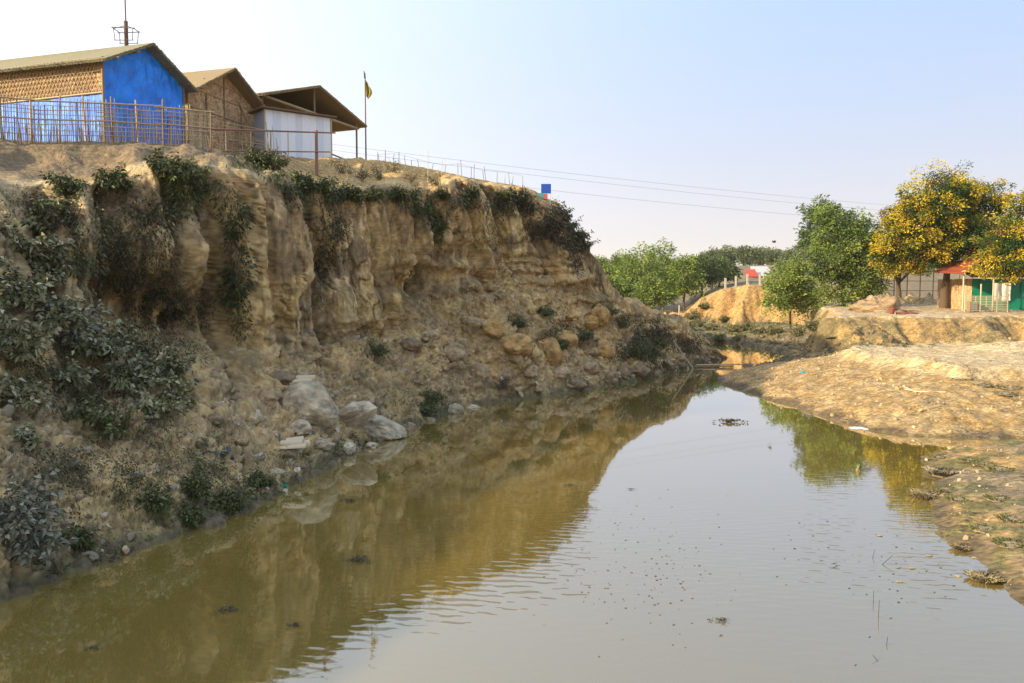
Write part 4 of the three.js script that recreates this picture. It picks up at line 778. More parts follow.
{
  // dirt heap
  let b = onBank(893, 313), g = new THREE.SphereGeometry(1, 48, 24, 0, Math.PI * 2, 0, Math.PI / 2), p = g.attributes.position;
  for (let i = 0; i < p.count; i++) { const x = p.getX(i), y = p.getY(i), z = p.getZ(i), n = 1 + 0.35 * fbm(x * 1.6, y * 2, z * 1.6, 4); p.setXYZ(i, x * 1.9 * n, Math.pow(y, 1.3) * 1.35 * n - 0.1, z * 1.6 * n); }
  g.computeVertexNormals();
  solo('dirt_heap', g, new THREE.MeshStandardMaterial({ color: new THREE.Color().setRGB(0.52, 0.35, 0.19), map: soilColor, bumpMap: soilBump, bumpScale: 0.08, roughness: 0.97 }), 'heap of pale orange dirt beneath the flowering trees', 'dirt heap', V(b.x, b.y, b.z - 2));
  // red bricks laid in a row and a red pot
  const brick = mat(0.27, 0.085, 0.05), bg = box(0.2, 0.13, 0.3, 0, 0.065, 0);
  for (let k = 0; k < 7; k++) { const q = onBank(899 + k * 2.9, 316.5); solo('red_brick', bg, k % 2 ? brick : mat(0.2, 0.07, 0.045), 'red brick in the short row at the terrace edge', 'brick', V(at(899 + k * 2.9, 316, 55).x, ground(at(899 + k * 2.9, 316, 55).x, 55) + 0.0, -55 + rr(-.1, .1)), 'row of red bricks on the terrace'); }
  const pt = new THREE.LatheGeometry([[0, 0], [0.13, 0], [0.2, 0.36], [0.22, 0.36], [0.22, 0.42], [0.18, 0.42], [0.15, 0.1], [0, 0.08]].map(a => new THREE.Vector2(...a)), 14);
  const pq = at(892, 316, 55); solo('clay_pot', pt, mat(0.25, 0.07, 0.04), 'dark red clay pot at the end of the brick row', 'pot', V(pq.x, ground(pq.x, 55), -55));
  // stall with red and pale roof far behind the mound
  const d = 128, q = at(758, 280, d); q.y = ground(q.x, d);
  const t = thing('roadside_stall', 'distant stall with red awning and pale sheet roof above the orange mound', 'stall', q);
  const hy = at(758, 276, d).y - q.y, hr = at(758, 266, d).y - q.y, x = px => at(px, 270, d).x - q.x;
  part('roof', slab(V(x(750), hy, 1.5), V(x(774), hy, 1.5), V(x(770), hr, -1.5), V(x(753), hr, -1.5), 0.08), mat(0.42, 0.42, 0.40), t, 'pale grey sheet roof');
  part('awning', slab(V(x(742), hy - 0.1, 2.2), V(x(755), hy - 0.15, 2.2), V(x(753), hr - 0.5, 0.9), V(x(744), hr - 0.6, 0.9), 0.06), mat(0.42, 0.06, 0.035), t, 'bright red awning');
  part('wall', box(x(770) - x(752), hy, 2.6, (x(770) + x(752)) / 2, hy / 2, -0.2), M.wood, t);
  for (const px of [744, 752, 760, 771]) part('post', rod(V(x(px), -0.3, 1.9), V(x(px), hy, 1.9), 0.08), M.bambooPale, t);
  // stall behind: red cloth among the trees
  // concrete posts on top of the mound
  for (const [px, py] of [[678, 0], [725.5, 278], [736, 276], [747.5, 274], [760, 274], [771, 275]]) { if (!py) continue; const dd = 97, a = at(px, py, dd), y = ground(a.x, dd); solo('fence_post', box(0.2, Math.max(1, a.y - y) + 0.3, 0.2, 0, (a.y - y) / 2 - 0.15, 0), mat(0.42, 0.37, 0.3), 'pale square fence post on top of the orange mound', 'post', V(a.x, y, -dd), 'posts on the mound'); }
  // fence at the foot of the mound
  const f = thing('pale_post', 'lone grey wooden post with a cross pole at the left foot of the orange mound', 'post', (() => { const a = at(679, 328, 84); a.y = ground(a.x, 84) - .2; return a; })());
  part('upright', rod(V(0, 0, 0), V(0, 2.6, 0), 0.09, 0.07), M.bambooPale, f); part('cross_pole', rod(V(0, 1.9, 0), V(2.6, 1.4, 0), 0.04), M.wood, f);
}

// ---------------------------------------------------------------- boulders
{
  const big = [['large rounded grey boulder at the water edge under the fluted cliff', 312, 408, 0.95, 0.8, 0, [1.05, 0.85, 0.9]], ['long pale slab of rock leaning against the large boulder', 352, 418, 0.8, 0.5, 1, [1.35, 0.55, 0.7]], ['pale angular rock sloping into the water beside the slab', 380, 430, 0.62, 0.6, 1, [1.3, 0.65, 0.8]]];
  for (const [label, px, py, s, , m, sc] of big) { const q = pick(px, py); if (!q) continue; const g = rockGeo(px * 0.1, 12); g.scale(s * sc[0], s * sc[1], s * sc[2]); const o = solo('boulder', g, rockMats[m], label, 'boulder', q.p.clone().addScaledVector(q.n, s * 0.02)); o.rotation.set(0, rr(0, 3), px === 312 ? 0 : -0.35); }
  const geos = [1, 2, 3, 4, 5].map(k => rockGeo(k * 3.3, 7));
  const list = [[322, 443, .36, 0, 0], [347, 447, .33, 1, 0], [371, 446, .26, 1, 0], [300, 425, .3, 0, 0], [455, 411, .36, 0, 0], [473, 407, .33, 1, 0], [432, 420, .22, 2, 0], [410, 430, .25, 2, 0], [395, 445, .2, 2, 0], [288, 452, .25, 2, 0], [275, 470, .2, 0, 0],
    [455, 352, .55, 0, 1], [432, 335, .35, 1, 1], [520, 345, .75, 3, 1], [480, 372, .5, 0, 1], [505, 372, .35, 0, 1], [545, 352, .8, 3, 1], [565, 338, .6, 3, 1], [530, 372, .45, 0, 1], [560, 372, .5, 1, 1], [587, 365, .6, 0, 1], [580, 385, .4, 2, 1], [610, 378, .5, 2, 1], [605, 350, .7, 3, 1], [625, 372, .45, 2, 1], [640, 368, .6, 2, 1], [655, 372, .4, 2, 1], [668, 362, .5, 2, 1], [540, 388, .3, 0, 1], [518, 390, .26, 1, 1], [600, 312, .8, 3, 1], [590, 325, .5, 3, 1], [570, 318, .4, 3, 1], [498, 330, .6, 3, 1], [470, 325, .5, 0, 1], [410, 345, .45, 2, 1], [395, 360, .3, 0, 1], [360, 375, .35, 2, 1], [270, 400, .35, 0, 1], [255, 420, .28, 1, 1], [240, 440, .22, 0, 1], [215, 420, .25, 2, 1], [285, 378, .5, 2, 1], [302, 372, .3, 1, 1], [200, 440, .2, 1, 1]];
  list.forEach(([px, py, s, m, k], i) => {
    const q = pick(px, py); if (!q) return;
    const o = solo('rock', geos[i % 5], k ? slopeMats[m] : rockMats[m], k ? (m === 3 ? 'ochre block of fallen earth on the cliff talus' : m === 1 ? 'pale rock lying on the slope under the cliff' : m === 2 ? 'dark brown rock at the foot of the cliff' : 'grey brown rock lying on the cliff talus') : (m === 1 ? 'pale small rock at the cliff-side waterline' : m === 0 ? 'grey small rock at the cliff-side waterline' : 'dark small rock at the cliff-side waterline'), 'rock', q.p.clone().addScaledVector(q.n, s * (k ? -0.08 : 0.0)), k ? 'rocks fallen on the talus' : 'rocks at the waterline under the cliff');
    o.scale.set(s * rr(0.9, 1.4), s * rr(0.6, 0.95), s * rr(0.8, 1.2)); o.rotation.set(rr(-.3, .3), rr(0, 6), rr(-.3, .3));
  });
}
// rubble: loose clods, too many to count
function scatter(name, geo, m, label, category, list) {
  const im = new THREE.InstancedMesh(geo, m, list.length), o = new THREE.Object3D(), c = new THREE.Color();
  list.forEach((q, i) => { o.position.copy(q.p); o.rotation.set(rr(0, 6), rr(0, 6), rr(0, 6)); if (q.rot) o.rotation.set(...q.rot); o.scale.set(q.s * rr(0.7, 1.4), q.s * (q.sy ?? rr(0.5, 1)), q.s * rr(0.7, 1.3)); o.updateMatrix(); im.setMatrixAt(i, o.matrix); im.setColorAt(i, c.setRGB(...q.c)); });
  im.name = numbered(name); shade(im); im.userData.kind = 'stuff'; im.userData.label = label; im.userData.category = category; scene.add(im); return im;
}
const clodMat = new THREE.MeshStandardMaterial({ roughness: 0.97 });
{
  const g = rockGeo(9.1, 1), list = [];
  for (let k = 0; k < 2600; k++) {
    const x = rr(11, 34), d = rr(26.5, 47), z = zones(x, d); if (z.sd < 0.15 || z.sd > 7.8 || rnd() < z.sd / 14) continue;
    const s = 0.015 + 0.09 * Math.pow(rnd(), 6); list.push({ p: V(x, ground(x, d, z) + s * 0.2, -d), s, c: vary(rnd() < .95 ? [0.42, 0.30, 0.16] : [0.50, 0.41, 0.28], 0.2) });
  }
  for (let k = 0; k < 1300; k++) { const x = rr(8.3, 24), d = rr(11, 25.3), z = zones(x, d); if (z.sd < 0.1 || z.sd > 6) continue; const s = 0.01 + 0.05 * Math.pow(rnd(), 6); list.push({ p: V(x, ground(x, d, z) + s * 0.2, -d), s, c: vary([0.42, 0.31, 0.18], 0.3) }); }
  for (let k = 0; k < 1500; k++) { const x = rr(14, 24), d = rr(48, 74), z = zones(x, d); if (z.sd < 0.1 || z.terr > .5) continue; const s = 0.05 + 0.2 * Math.pow(rnd(), 4); list.push({ p: V(x, ground(x, d, z) + s * 0.2, -d), s, c: vary([0.15, 0.11, 0.065], 0.3) }); }
  for (let k = 0; k < 160; k++) { const x = rr(21, 36), d = rr(50, 53), z = zones(x, d); if (z.terr < 0.02 || z.terr > .9) continue; const s = 0.03 + 0.12 * Math.pow(rnd(), 3); list.push({ p: V(x, ground(x, d, z), -d), s, c: vary([0.33, 0.24, 0.12], 0.25) }); }
  scatter('bank_rubble', g, clodMat, 'loose clods and stones strewn over the right bank', 'rubble', list);
  const l2 = [];
  for (let k = 0; k < 9000; k++) {
    const i = Math.floor(rr(0, cliff.nu)), j = Math.floor(rr(8, 165)), q = cliff.idx(i, j) * 3; const d = -cliff.pos[q + 2], y = cliff.pos[q + 1]; if (d < 9 || y < 0.0) continue;
    if (fbm(cliff.pos[q] * 0.7, y * 0.7, d * 0.7, 2) < -0.05) continue;
    const s = 0.015 + 0.13 * Math.pow(rnd(), 7); l2.push({ p: V(cliff.pos[q], y + s * 0.15, -d), s, c: vary(rnd() < .55 ? [0.34, 0.26, 0.17] : rnd() < .12 ? [0.46, 0.37, 0.25] : [0.22, 0.165, 0.10], 0.25) });
  }
  scatter('talus_rubble', g, clodMat, 'loose clods and stones on the slope under the cliff', 'rubble', l2);
}

// ---------------------------------------------------------------- creepers and shrubs on the cliff
const DKV = [0.038, 0.048, 0.013], MDV = [0.08, 0.10, 0.02], BRV = [0.09, 0.065, 0.035], DUSTG = [0.20, 0.195, 0.095], DUSTL = [0.33, 0.305, 0.18], OLV = [0.11, 0.115, 0.032];
{
  const lv = new Leaves();
  // [px, py, rx, ry, count, colours, leaf]
  const patches = [[190, 190, 34, 28, 1900, [DKV, MDV, OLV], .13], [160, 215, 40, 35, 1300, [DKV, BRV], .12], [235, 225, 14, 40, 900, [DKV, DKV, MDV], .13], [237, 290, 14, 45, 1200, [DKV, DKV, MDV], .13], [262, 163, 30, 16, 900, [MDV, DKV, OLV], .15], [298, 188, 30, 18, 900, [DKV, MDV], .15], [340, 194, 28, 11, 700, [DKV, MDV], .15], [335, 228, 14, 30, 700, [DKV, BRV], .13], [322, 265, 10, 45, 500, [DKV, BRV], .13], [400, 194, 24, 9, 450, [DKV, MDV, OLV], .16], [425, 208, 16, 16, 600, [DKV, MDV], .16], [437, 225, 9, 16, 450, [MDV, DKV], .15], [465, 200, 20, 14, 600, [DKV, OLV, BRV], .16],
    [552, 226, 24, 24, 2600, [BRV, BRV, DKV, [0.13, 0.075, 0.04]], .17], [528, 206, 16, 12, 700, [BRV, DKV], .15], [575, 243, 13, 24, 1300, [BRV, BRV, DKV], .17], [515, 198, 18, 12, 500, [DKV, BRV], .16], [500, 205, 20, 14, 400, [BRV, DKV], .16], [130, 270, 40, 45, 2400, [DKV, BRV, BRV], .11], [170, 300, 40, 40, 1900, [DKV, BRV], .11], [80, 260, 40, 40, 900, [DKV, OLV], .11], [640, 345, 26, 26, 1500, [DKV, BRV, DKV], .17], [660, 335, 30, 18, 700, [BRV, DKV], .17], [690, 345, 24, 12, 500, [BRV], .17], [200, 470, 50, 40, 1700, [DKV, MDV], .07], [130, 480, 60, 45, 2200, [DKV, OLV, BRV], .07], [240, 490, 40, 22, 800, [DKV, MDV], .07], [280, 460, 30, 18, 400, [MDV, DKV], .06], [60, 215, 55, 40, 1500, [DKV, OLV, BRV], .12], [110, 235, 45, 35, 1300, [DKV, BRV, OLV], .12], [30, 370, 45, 40, 1300, [DKV, BRV, OLV], .09], [100, 400, 70, 30, 1500, [DKV, BRV, OLV], .08], [170, 350, 35, 30, 900, [DKV, BRV], .09], [90, 540, 60, 30, 900, [DKV, OLV, MDV], .05], [180, 510, 60, 22, 1100, [MDV, OLV, DKV], .05], [300, 455, 40, 16, 500, [OLV, MDV], .05], [60, 470, 60, 40, 1600, [DKV, BRV], .07], [150, 430, 50, 30, 700, [DKV, BRV], .08], [375, 350, 14, 12, 300, [DKV, MDV], .1], [405, 400, 22, 14, 260, [DKV, OLV], .09], [560, 330, 26, 22, 500, [DKV, OLV], .14], [490, 230, 20, 30, 300, [BRV, OLV], .13]];
  for (const [px, py, rx, ry, n, cs, lf] of patches) for (let k = 0; k < n; k++) {
    const a = rr(0, 6.283), r = Math.sqrt(rnd()) * (0.75 + 0.45 * Math.sin(a * 3 + px)); const q = pick(px + Math.cos(a) * r * rx, py + Math.sin(a) * r * ry); if (!q || q.p.y < 0.05) continue;
    const off = rr(-0.02, 0.22), e = dirRnd();
    lv.leaf(q.p.x + q.n.x * off + e[0] * .14, q.p.y + q.n.y * off + e[1] * .14, q.p.z + q.n.z * off + e[2] * .14, q.n.x * .5 + e[0] * .7, e[1] * .6 - 0.25, q.n.z * .5 + e[2] * .7, lf * rr(0.7, 1.5), lf * 0.42 * rr(0.7, 1.2), vary(cs[Math.floor(rnd() * cs.length)], 0.3), 0.35);
  }
  for (let k = 0; k < 60000 && lv.p.length < 1.2e6; k++) {
    const i = Math.floor(rr(0, cliff.nu)), j = Math.floor(rr(7, 60)), q = cliff.idx(i, j) * 3, y = cliff.pos[q + 1], d = -cliff.pos[q + 2], x = cliff.pos[q]; if (d < 9 || y < 0.01 || y > 0.55) continue;
    if (fbm(x * 0.9, 3, d * 0.9, 3) < 0.02 + y * 0.5) continue;
    const e = dirRnd(); lv.leaf(x, y - 0.01, -d, e[0] * .7, 0.7, e[2] * .7, rr(0.05, 0.16), rr(0.012, 0.035), vary(rnd() < .6 ? [0.07, 0.09, 0.022] : rnd() < .5 ? OLV : [0.2, 0.16, 0.08], .35), .4);
  }
  const o = shade(new THREE.Mesh(lv.build(), dustMat)); o.name = 'cliff_creepers'; o.userData = { kind: 'stuff', label: 'dark creepers and weeds hanging over the cliff face', category: 'creepers' }; scene.add(o);
}
{
  const rim = { stems: 26, leaves: 46, size: 0.75, leaf: 0.13, colors: [DKV, MDV, MDV, OLV] };
  const rimSpot = px => px < 90 ? 'below the left end of the bamboo fence' : px < 215 ? 'below the bamboo fence' : px < 290 ? 'below the pole fence' : px < 360 ? 'below the tin shed' : px < 480 ? 'below the golden stick fence slope' : 'below the blue signboard';
  const slopeSpot = (px, py) => px < 300 ? (py > 478 ? 'at the waterline among weeds' : 'beside the litter') : px < 460 ? (py > 380 ? 'by the waterside boulders' : 'under the fluted cliff') : px < 600 ? 'among the ochre earth blocks' : 'above the leaning pole';
  const S = (label0, group, px, py, o, name = 'cliff_shrub') => {
    const label = name === 'cliff_shrub' && px < 525 ? label0 + ' ' + rimSpot(px) : name === 'slope_bush' ? label0 + ', ' + slopeSpot(px, py) : name === 'dusty_shrub' ? label0 + (py < 290 ? ', below the left fence end' : py < 360 ? ', in the thick belt of shrubs' : ', below the belt of shrubs') : label0; const q = pick(px, py); if (q) shrub(name, label, group, q.p, q.n, o); else console.log('no shrub', px, py); };
  const dust = { stems: 26, leaves: 34, size: 0.95, leaf: 0.17, wide: 0.55, colors: [DUSTG, DUSTL, OLV, DKV], spread: 1.0 };
  const near = { stems: 20, leaves: 26, size: 0.7, leaf: 0.15, wide: 0.55, colors: [DUSTG, DUSTL, DUSTG, OLV], spread: 1.0 };
  // dusty broad-leaved shrubs, lower left
  for (const [px, py, o] of [[20, 250, dust], [55, 225, { ...dust, colors: [DKV, OLV, DUSTG] }], [15, 300, dust], [45, 320, dust], [75, 335, { ...dust, colors: [DUSTG, [0.2, 0.195, 0.15], DUSTL] }], [20, 345, dust], [100, 350, dust], [140, 350, { ...dust, size: 1.1 }], [165, 375, dust], [125, 385, dust], [90, 410, { ...near, colors: [OLV, DUSTG, MDV] }], [110, 425, { ...near, colors: [OLV, DUSTG, MDV] }], [5, 400, near], [30, 440, { ...near, size: .5 }], [150, 410, near], [175, 400, near], [60, 380, near], [40, 280, dust]]) S('dusty grey leaved shrub on the slope', 'dusty shrubs on the lower slope', px, py, o, 'dusty_shrub');
  for (const [px, py] of [[12, 500], [8, 530], [25, 545]]) S('grey leaved shrub overhanging the waterline with large pale leaves', 'grey shrubs over the waterline', px, py, { ...near, leaf: 0.14, colors: [[0.17, 0.165, 0.11], [0.26, 0.24, 0.165], [0.09, 0.095, 0.05]] }, 'grey_shrub');
  // rim shrubs
  for (const [px, py] of [[120, 180], [60, 185], [160, 170], [185, 172], [255, 158], [275, 165], [300, 180], [325, 186], [350, 190], [372, 190], [395, 190], [415, 195], [440, 192], [470, 190], [505, 190], [522, 193]]) S('dark green shrub growing along the cliff rim', 'shrubs along the cliff rim', px, py + 4, { ...rim, size: px > 350 ? 0.42 : px > 285 ? 0.55 : rim.size });
  for (const [px, py] of [[560, 214], [566, 222], [575, 235], [582, 246]]) S('twiggy brown shrub on the end of the cliff top', 'twiggy shrubs at the cliff end', px, py + 3, { ...rim, leaf: 0.15, size: 0.8, leaves: 24, colors: [BRV, DKV, OLV] });
  // face and talus bushes
  for (const [px, py, s] of [[515, 323, .55], [430, 398, .6], [375, 352, .5], [620, 325, 1.0], [610, 312, .7], [636, 350, .9], [585, 335, .6], [545, 312, .5], [650, 355, .8], [560, 345, .5], [437, 230, .6], [230, 500, .45], [190, 488, .4], [255, 482, .4], [150, 500, .4], [75, 540, .35], [185, 520, .35], [425, 412, .4], [660, 345, .7]]) S('green bush rooted in the slope below the cliff', 'bushes on the talus', px, py, { ...rim, size: s, leaf: 0.11, leaves: 36 }, 'slope_bush');
  S('dry dark twig bush above the waterline on the talus', null, 500, 384, { stems: 70, leaves: 3, size: 0.7, leaf: 0.06, colors: [BRV], spread: 1.1 }, 'twig_bush');
  for (const [px, py, s] of [[692, 318, 1.2], [700, 326, 1.0], [712, 330, 0.9], [725, 322, 0.8], [735, 332, 1.0], [748, 330, 0.9], [760, 334, 0.8], [690, 330, 1.1], [705, 308, 0.8], [775, 334, 0.9], [800, 336, 0.9], [815, 330, 1.0], [740, 340, .7], [720, 340, .7]]) { const q = onBank(px, py); shrub('bank_bush', 'yellow green bush at the foot of the orange mound', 'bushes by the mound', q, V(-.3, 1, .3), { stems: 34, leaves: 26, size: s * 0.95, leaf: 0.18, colors: [[0.10, 0.125, 0.025], [0.17, 0.15, 0.045], [0.06, 0.08, 0.02], [0.16, 0.12, 0.06]] }); }
  // scraggy dry weeds behind the rim
  for (const [px, py] of [[345, 172], [360, 176], [380, 178], [410, 180], [435, 184], [392, 172]]) S('dry straw coloured weed on the golden cliff top', 'dry weeds on the cliff top', px, py, { stems: 16, leaves: 10, size: 0.7, leaf: 0.1, colors: [[0.3, 0.22, 0.1], OLV, [0.16, 0.13, 0.06]], spread: 0.6 }, 'dry_weed');
}

// ---------------------------------------------------------------- small things by and in the water
{
  // poles at the toe
  let a = (() => { const q = pick(672, 345) || pick(668, 348); return q.p.clone().addScaledVector(q.n, 0.25).add(V(0, 0.15, 0)); })(), b = at(693, 369, EYE * F / (369 - HORIZON)); b.y = 0.02;
  solo('leaning_pole', rod(V(0, 0, 0), a.clone().sub(b), 0.04, 0.03), M.bambooPale, 'pale bamboo pole leaning from the cliff toe to the water', 'pole', b);
  a = V(at(690, 368, 51).x, 0.1, -51); b = V(at(756, 368, 50).x, 0.22, -50.4);
  solo('footbridge_log', rod(V(0, 0, 0), b.clone().sub(a), 0.055, 0.045, 8), M.bamboo, 'long pale log laid across the narrow stream', 'log', a);
  a = V(at(693, 369, 50.3).x, 0.06, -50.3); b = V(at(735, 369, 50.3).x, 0.06, -50.7);
  solo('footbridge_pole', rod(V(0, 0, 0), b.clone().sub(a), 0.05, 0.04, 6), M.wood, 'thin dark pole beside the log across the stream', 'pole', a);
  // floating debris
  const clump = (label, px, py, s, m, name = 'floating_clump') => { const d = EYE * F / (py - HORIZON) , q = at(px, py, d); let g = rockGeo(px * .13, 3, 2.4); g.scale(s * 1.3, s * (name === 'foam_patch' ? 0.07 : 0.3), s * 0.8);
    if (name === 'floating_clump') { // a raft of sodden leaves and stalks
      const lv = new Leaves(); for (let k = 0; k < 90; k++) { const e = rr(0, 6.28), r = Math.sqrt(rnd()) * s * (0.9 + 0.6 * Math.sin(e * 3 + px)); lv.leaf(Math.cos(e) * r * 1.5, rr(0, 0.25) * s, Math.sin(e) * r * 0.9, rr(-1, 1), rr(-.1, .35), rr(-1, 1), s * rr(0.25, 0.8), s * rr(0.08, 0.25), vary(rnd() < .8 ? [0.04, 0.036, 0.022] : [0.14, 0.11, 0.06], .4), .1); }
      g = lv.build(); m = dustMat; } solo(name, g, m, label, 'debris', V(q.x, 0.01, q.z), name === 'foam_patch' || px === 729 ? undefined : name === 'wading_stone' ? 'stones breaking the surface' : 'debris floating on the water'); };
  const wet = mat(0.035, 0.032, 0.02, 0.5), straw = mat(0.30, 0.24, 0.14);
  for (const [px, py, s] of [[358, 566, .16], [227, 618, .12], [295, 634, .08], [349, 504, .12], [94, 658, .07], [720, 629, .09], [631, 492, .06], [570, 488, .1]]) clump('dark clump of debris floating on the open water', px, py, s, wet);
  clump('black flat thing floating where the stream widens', 729, 423, .34, wet);
  clump('white foam patch at the shelf waterline', 861, 429.5, .34, mat(0.6, 0.58, 0.52), 'foam_patch');
  for (const [px, py] of [[929, 561], [912, 574], [958, 582], [974, 563], [899, 588], [880, 540]]) clump('small pale stone breaking the surface near the right bank', px, py, .045, straw, 'wading_stone');
  const tuft = (label, px, py, w, h, n, cols, group, name = 'dry_tuft', open = 0.5) => {
    const q = onBank(px, py), lv = new Leaves(); q.y = Math.max(q.y, 0);
    for (let k = 0; k < n; k++) { const e = rr(0, 6.28), r = Math.sqrt(rnd()) * w * 0.6, dx = Math.cos(e), dz = Math.sin(e); lv.leaf(dx * r, 0, dz * r, dx * open + rr(-.3, .3) * open * 2, 0.8, dz * open + rr(-.3, .3) * open * 2, h * rr(0.5, 1.1), 0.011, vary(cols[Math.floor(rnd() * cols.length)], 0.3), 0.3); }
    const t = thing(name, label, 'tuft', q, 0, group); part('blades', lv.build(), dustMat, t).userData.kind = 'stuff';
    const g = rockGeo(px, 3, 2); g.scale(w * 0.55, h * 0.35, w * 0.5); part('root_clod', g, mat(0.24, 0.18, 0.10), t);
  };
  const ST = [0.36, 0.29, 0.17], ST2 = [0.25, 0.2, 0.11];
  tuft('straw coloured grass mound standing in the water off the right bank', 928, 497, 0.55, 0.22, 1300, [ST, ST2]);
  tuft('grey brown grass clump standing alone in shallow water', 962, 551, 0.24, 0.17, 700, [ST2, [0.2, 0.16, 0.1]]);
  tuft('dry brushy clump of stalks at the corner of the near bank', 985, 580, 0.36, 0.17, 900, [ST, ST2]);
  tuft('grey dead brush lying at the tip of the near bank', 940, 475, 0.5, 0.28, 700, [[0.34, 0.29, 0.22], ST2]);
  for (const [px, py] of [[940, 458], [970, 462], [985, 466], [1000, 500], [960, 500], [985, 530], [1010, 545], [945, 490], [1000, 470], [1012, 520]]) tuft('green grass tuft on the near right bank', px, py, 0.45, 0.14, 220, [[0.09, 0.12, 0.03], [0.13, 0.15, 0.05], [0.2, 0.17, 0.08]], 'grass tufts on the near bank', 'grass_tuft');
  for (const [px, py] of [[858, 463]]) tuft('green reeds standing in the water before the shelf', px, py + 8, 0.12, 0.42, 34, [[0.1, 0.17, 0.03]], null, 'reed_tuft', 0.12);
  for (const [px, py] of [[1005, 395], [985, 387], [1010, 388], [960, 380], [830, 338], [860, 345]]) tuft('low green weed on the dry shelf', px, py, 0.7, 0.16, 160, [[0.1, 0.13, 0.04], [0.15, 0.15, 0.06]], 'weeds on the shelf', 'shelf_weed');
  // sticks in the shallows
  const sticks = [[880, 570, 20, -16], [886, 575, 24, 3], [872, 563, 6, -14], [878, 625, 4, -30], [884, 628, 14, 6], [820, 570, 26, 6], [826, 574, 22, -5], [832, 567, -16, 8], [873, 610, 3, -22], [880, 672, -8, -10], [850, 678, 12, 4], [886, 655, 5, -14], [864, 648, 12, 2]];
  for (const [px, py, dx, dy] of sticks) { const d = EYE * F / (py - HORIZON), A = at(px, py, d); A.y = -0.03; const B = V(at(px + dx, py, d).x, Math.max(0.03, -dy * d / F * 0.8), -d - 0.1); solo('water_twig', rod(V(0, 0, 0), B.sub(A).multiplyScalar(0.7), 0.006, 0.004, 4), wet, 'thin dark twig poking out of the shallows', 'twig', A, 'twigs in the shallows'); }
  // drift of specks on the river
  const sp = new THREE.CircleGeometry(1, 7); sp.rotateX(-Math.PI / 2); const L = [];
  for (let k = 0; k < 190; k++) { const px = 640 + (rnd() + rnd() + rnd() - 1.5) * 95, py = 570 + (rnd() + rnd() + rnd() - 1.5) * 75, d = EYE * F / (py - HORIZON); L.push({ p: V(at(px, py, d).x, 0.006, -d), s: rr(0.008, 0.022), sy: 1, rot: [0, rr(0, 6), 0], c: vary([0.16, 0.12, 0.06], .3) }); }
  for (let k = 0; k < 60; k++) { const px = rr(770, 960), py = rr(520, 610), d = EYE * F / (py - HORIZON); L.push({ p: V(at(px, py, d).x, 0.006, -d), s: rr(0.008, 0.025), sy: 1, rot: [0, rr(0, 6), 0], c: vary([0.06, 0.06, 0.05], .4) }); }
  scatter('floating_specks', sp, new THREE.MeshStandardMaterial({ roughness: 0.8, side: THREE.DoubleSide }), 'drift of small brown specks on the water', 'specks', L);
  // sticks and litter on the shelf
  for (const [px, py, qx, qy] of [[905, 391, 922, 394], [903, 388, 916, 394], [915, 393, 946, 395]]) { const A = onBank(px, py), B = onBank(qx, qy); A.y += 0.05; B.y += 0.05; solo('driftwood_stick', rod(V(0, 0, 0), B.sub(A), 0.035, 0.02, 5), M.bambooPale, 'bleached stick lying on the clods of the shelf', 'stick', A, 'sticks on the shelf'); }
  const bq = onBank(803, 373); solo('blue_scrap', (() => { const g = rockGeo(3, 2, 3); g.scale(.14, .08, .1); return g; })(), mat(0.04, 0.25, 0.32), 'small blue green scrap of litter on the shelf slope', 'litter', bq);
  // litter on the talus
  const scrap = new THREE.PlaneGeometry(0.2, 0.13, 3, 2); { const p = scrap.attributes.position; for (let i = 0; i < p.count; i++) p.setZ(i, 0.04 * Math.sin(i * 2.3)); scrap.computeVertexNormals(); }
  const wh = mat(0.62, 0.6, 0.55), gr = mat(0.08, 0.08, 0.09, 0.5), gn = mat(0.03, 0.3, 0.14);
  for (const [px, py, m] of [[300, 450, 0], [290, 440, 0], [275, 435, 0], [240, 425, 0], [262, 410, 0], [222, 405, 0], [310, 432, 0], [297, 470, 0], [262, 455, 0], [320, 300, 0], [285, 485, 2], [208, 445, 1], [222, 455, 1], [235, 460, 1], [215, 452, 1], [228, 450, 1], [195, 380, 1], [185, 370, 1], [392, 430, 0], [440, 418, 0], [255, 470, 0], [335, 430, 0], [500, 378, 0], [545, 380, 0], [537, 383, 0]]) { const q = pick(px, py); if (!q || q.p.y < .02) continue; const o = solo('litter_scrap', scrap, [wh, gr, gn][m], ['white scrap of litter on the slope under the cliff', 'black plastic scrap in the litter pile on the slope', 'green plastic scrap at the cliff-side waterline'][m], 'litter', q.p.clone().addScaledVector(q.n, 0.04), 'litter under the cliff'); o.rotation.set(rr(-1, 1), rr(0, 6), rr(-1, 1)); o.scale.setScalar(rr(0.5, 1.1)); }
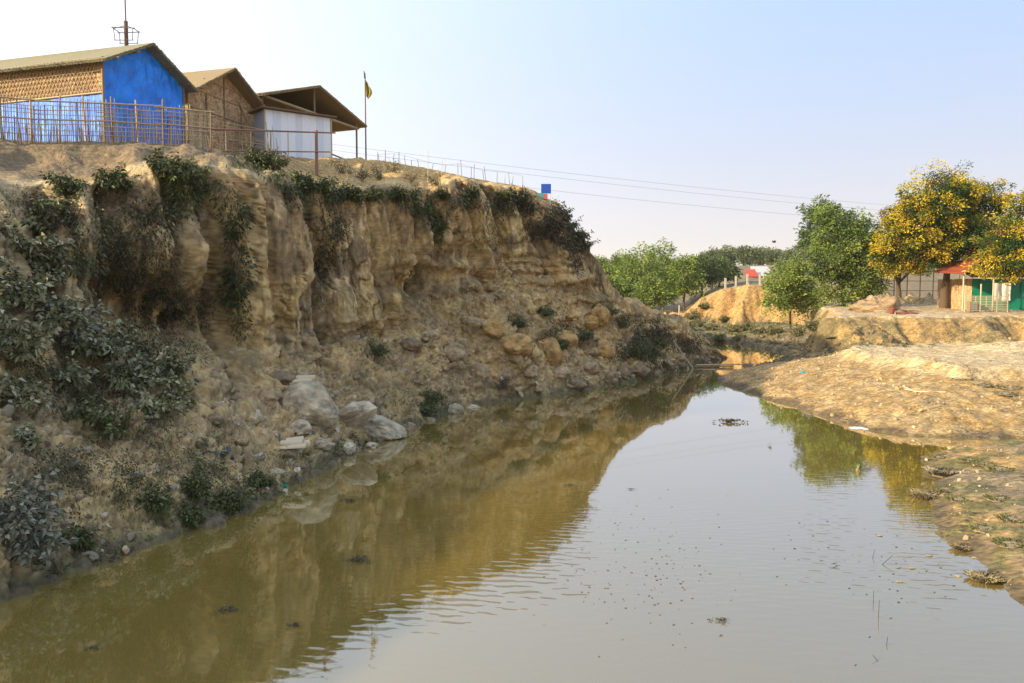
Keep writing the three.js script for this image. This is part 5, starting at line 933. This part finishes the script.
  const slabS = (px, py) => { const q = pick(px, py); if (!q) return; const t = thing('bark_pile', 'pile of pale curled bark slabs beside the large boulder', 'bark', q.p.clone().add(V(0, 0.08, 0)), 0.3, 'pale bark piles'); for (let k = 0; k < 5; k++) { const g = new THREE.CylinderGeometry(0.09, 0.13, rr(0.4, 0.7), 8, 1, true, 0, 2); g.rotateZ(Math.PI / 2); const s = part('slab', g, M.bambooPale, t); s.position.set(rr(-.2, .2), k * 0.05, rr(-.15, .15)); s.rotation.set(rr(-.3, .3), rr(-.4, .4), 0); } };
  slabS(302, 388); slabS(296, 452);
}
// grass and weeds on banks: uncountable
{
  const lv = new Leaves();
  for (let k = 0; k < 9000; k++) {
    const x = rr(8, 22), d = rr(11.5, 25.5), z = zones(x, d); if (z.sd < 0.05) continue;
    const n = fbm(x * 1.2, 6, d * 1.2, 4) + 0.3 * fbm(x * 0.3, 1, d * 0.3, 4) - 0.05 * z.sd; if (n < 0.02) continue;
    lv.leaf(x, ground(x, d, z) - 0.01, -d, rr(-.6, .6), 0.7, rr(-.6, .6), rr(0.04, 0.12), 0.012, vary(rnd() < .5 ? [0.12, 0.13, 0.04] : [0.26, 0.21, 0.1], .3), .3);
  }
  for (let k = 0; k < 16000; k++) {
    const far = k > 7000, x = far ? rr(14, 34) : rr(13, 25), d = far ? rr(73, 90) : rr(47, 76), z = zones(x, d); if (z.sd < 0.1 || z.terr > .4 || z.mnd > (x < 21 ? .8 : .35)) continue; if (fbm(x * .6, 6, d * .6, 3) < (far ? 0.12 : 0.02)) continue;
    const e = dirRnd(), s = far ? rr(.2, .5) : rr(.12, .35); lv.leaf(x, ground(x, d, z) - 0.02, -d, e[0] * .6, 0.6, e[2] * .6, s, s * .3, vary(rnd() < .4 ? [0.11, 0.14, 0.03] : rnd() < .5 ? [0.24, 0.2, 0.07] : [0.16, 0.13, 0.06], .3), .3);
  }
  const o = shade(new THREE.Mesh(lv.build(), dustMat)); o.name = 'bank_grass'; o.userData = { kind: 'stuff', label: 'short grass and weeds growing over the banks', category: 'grass' }; scene.add(o);
}
renderer.render(scene, camera);
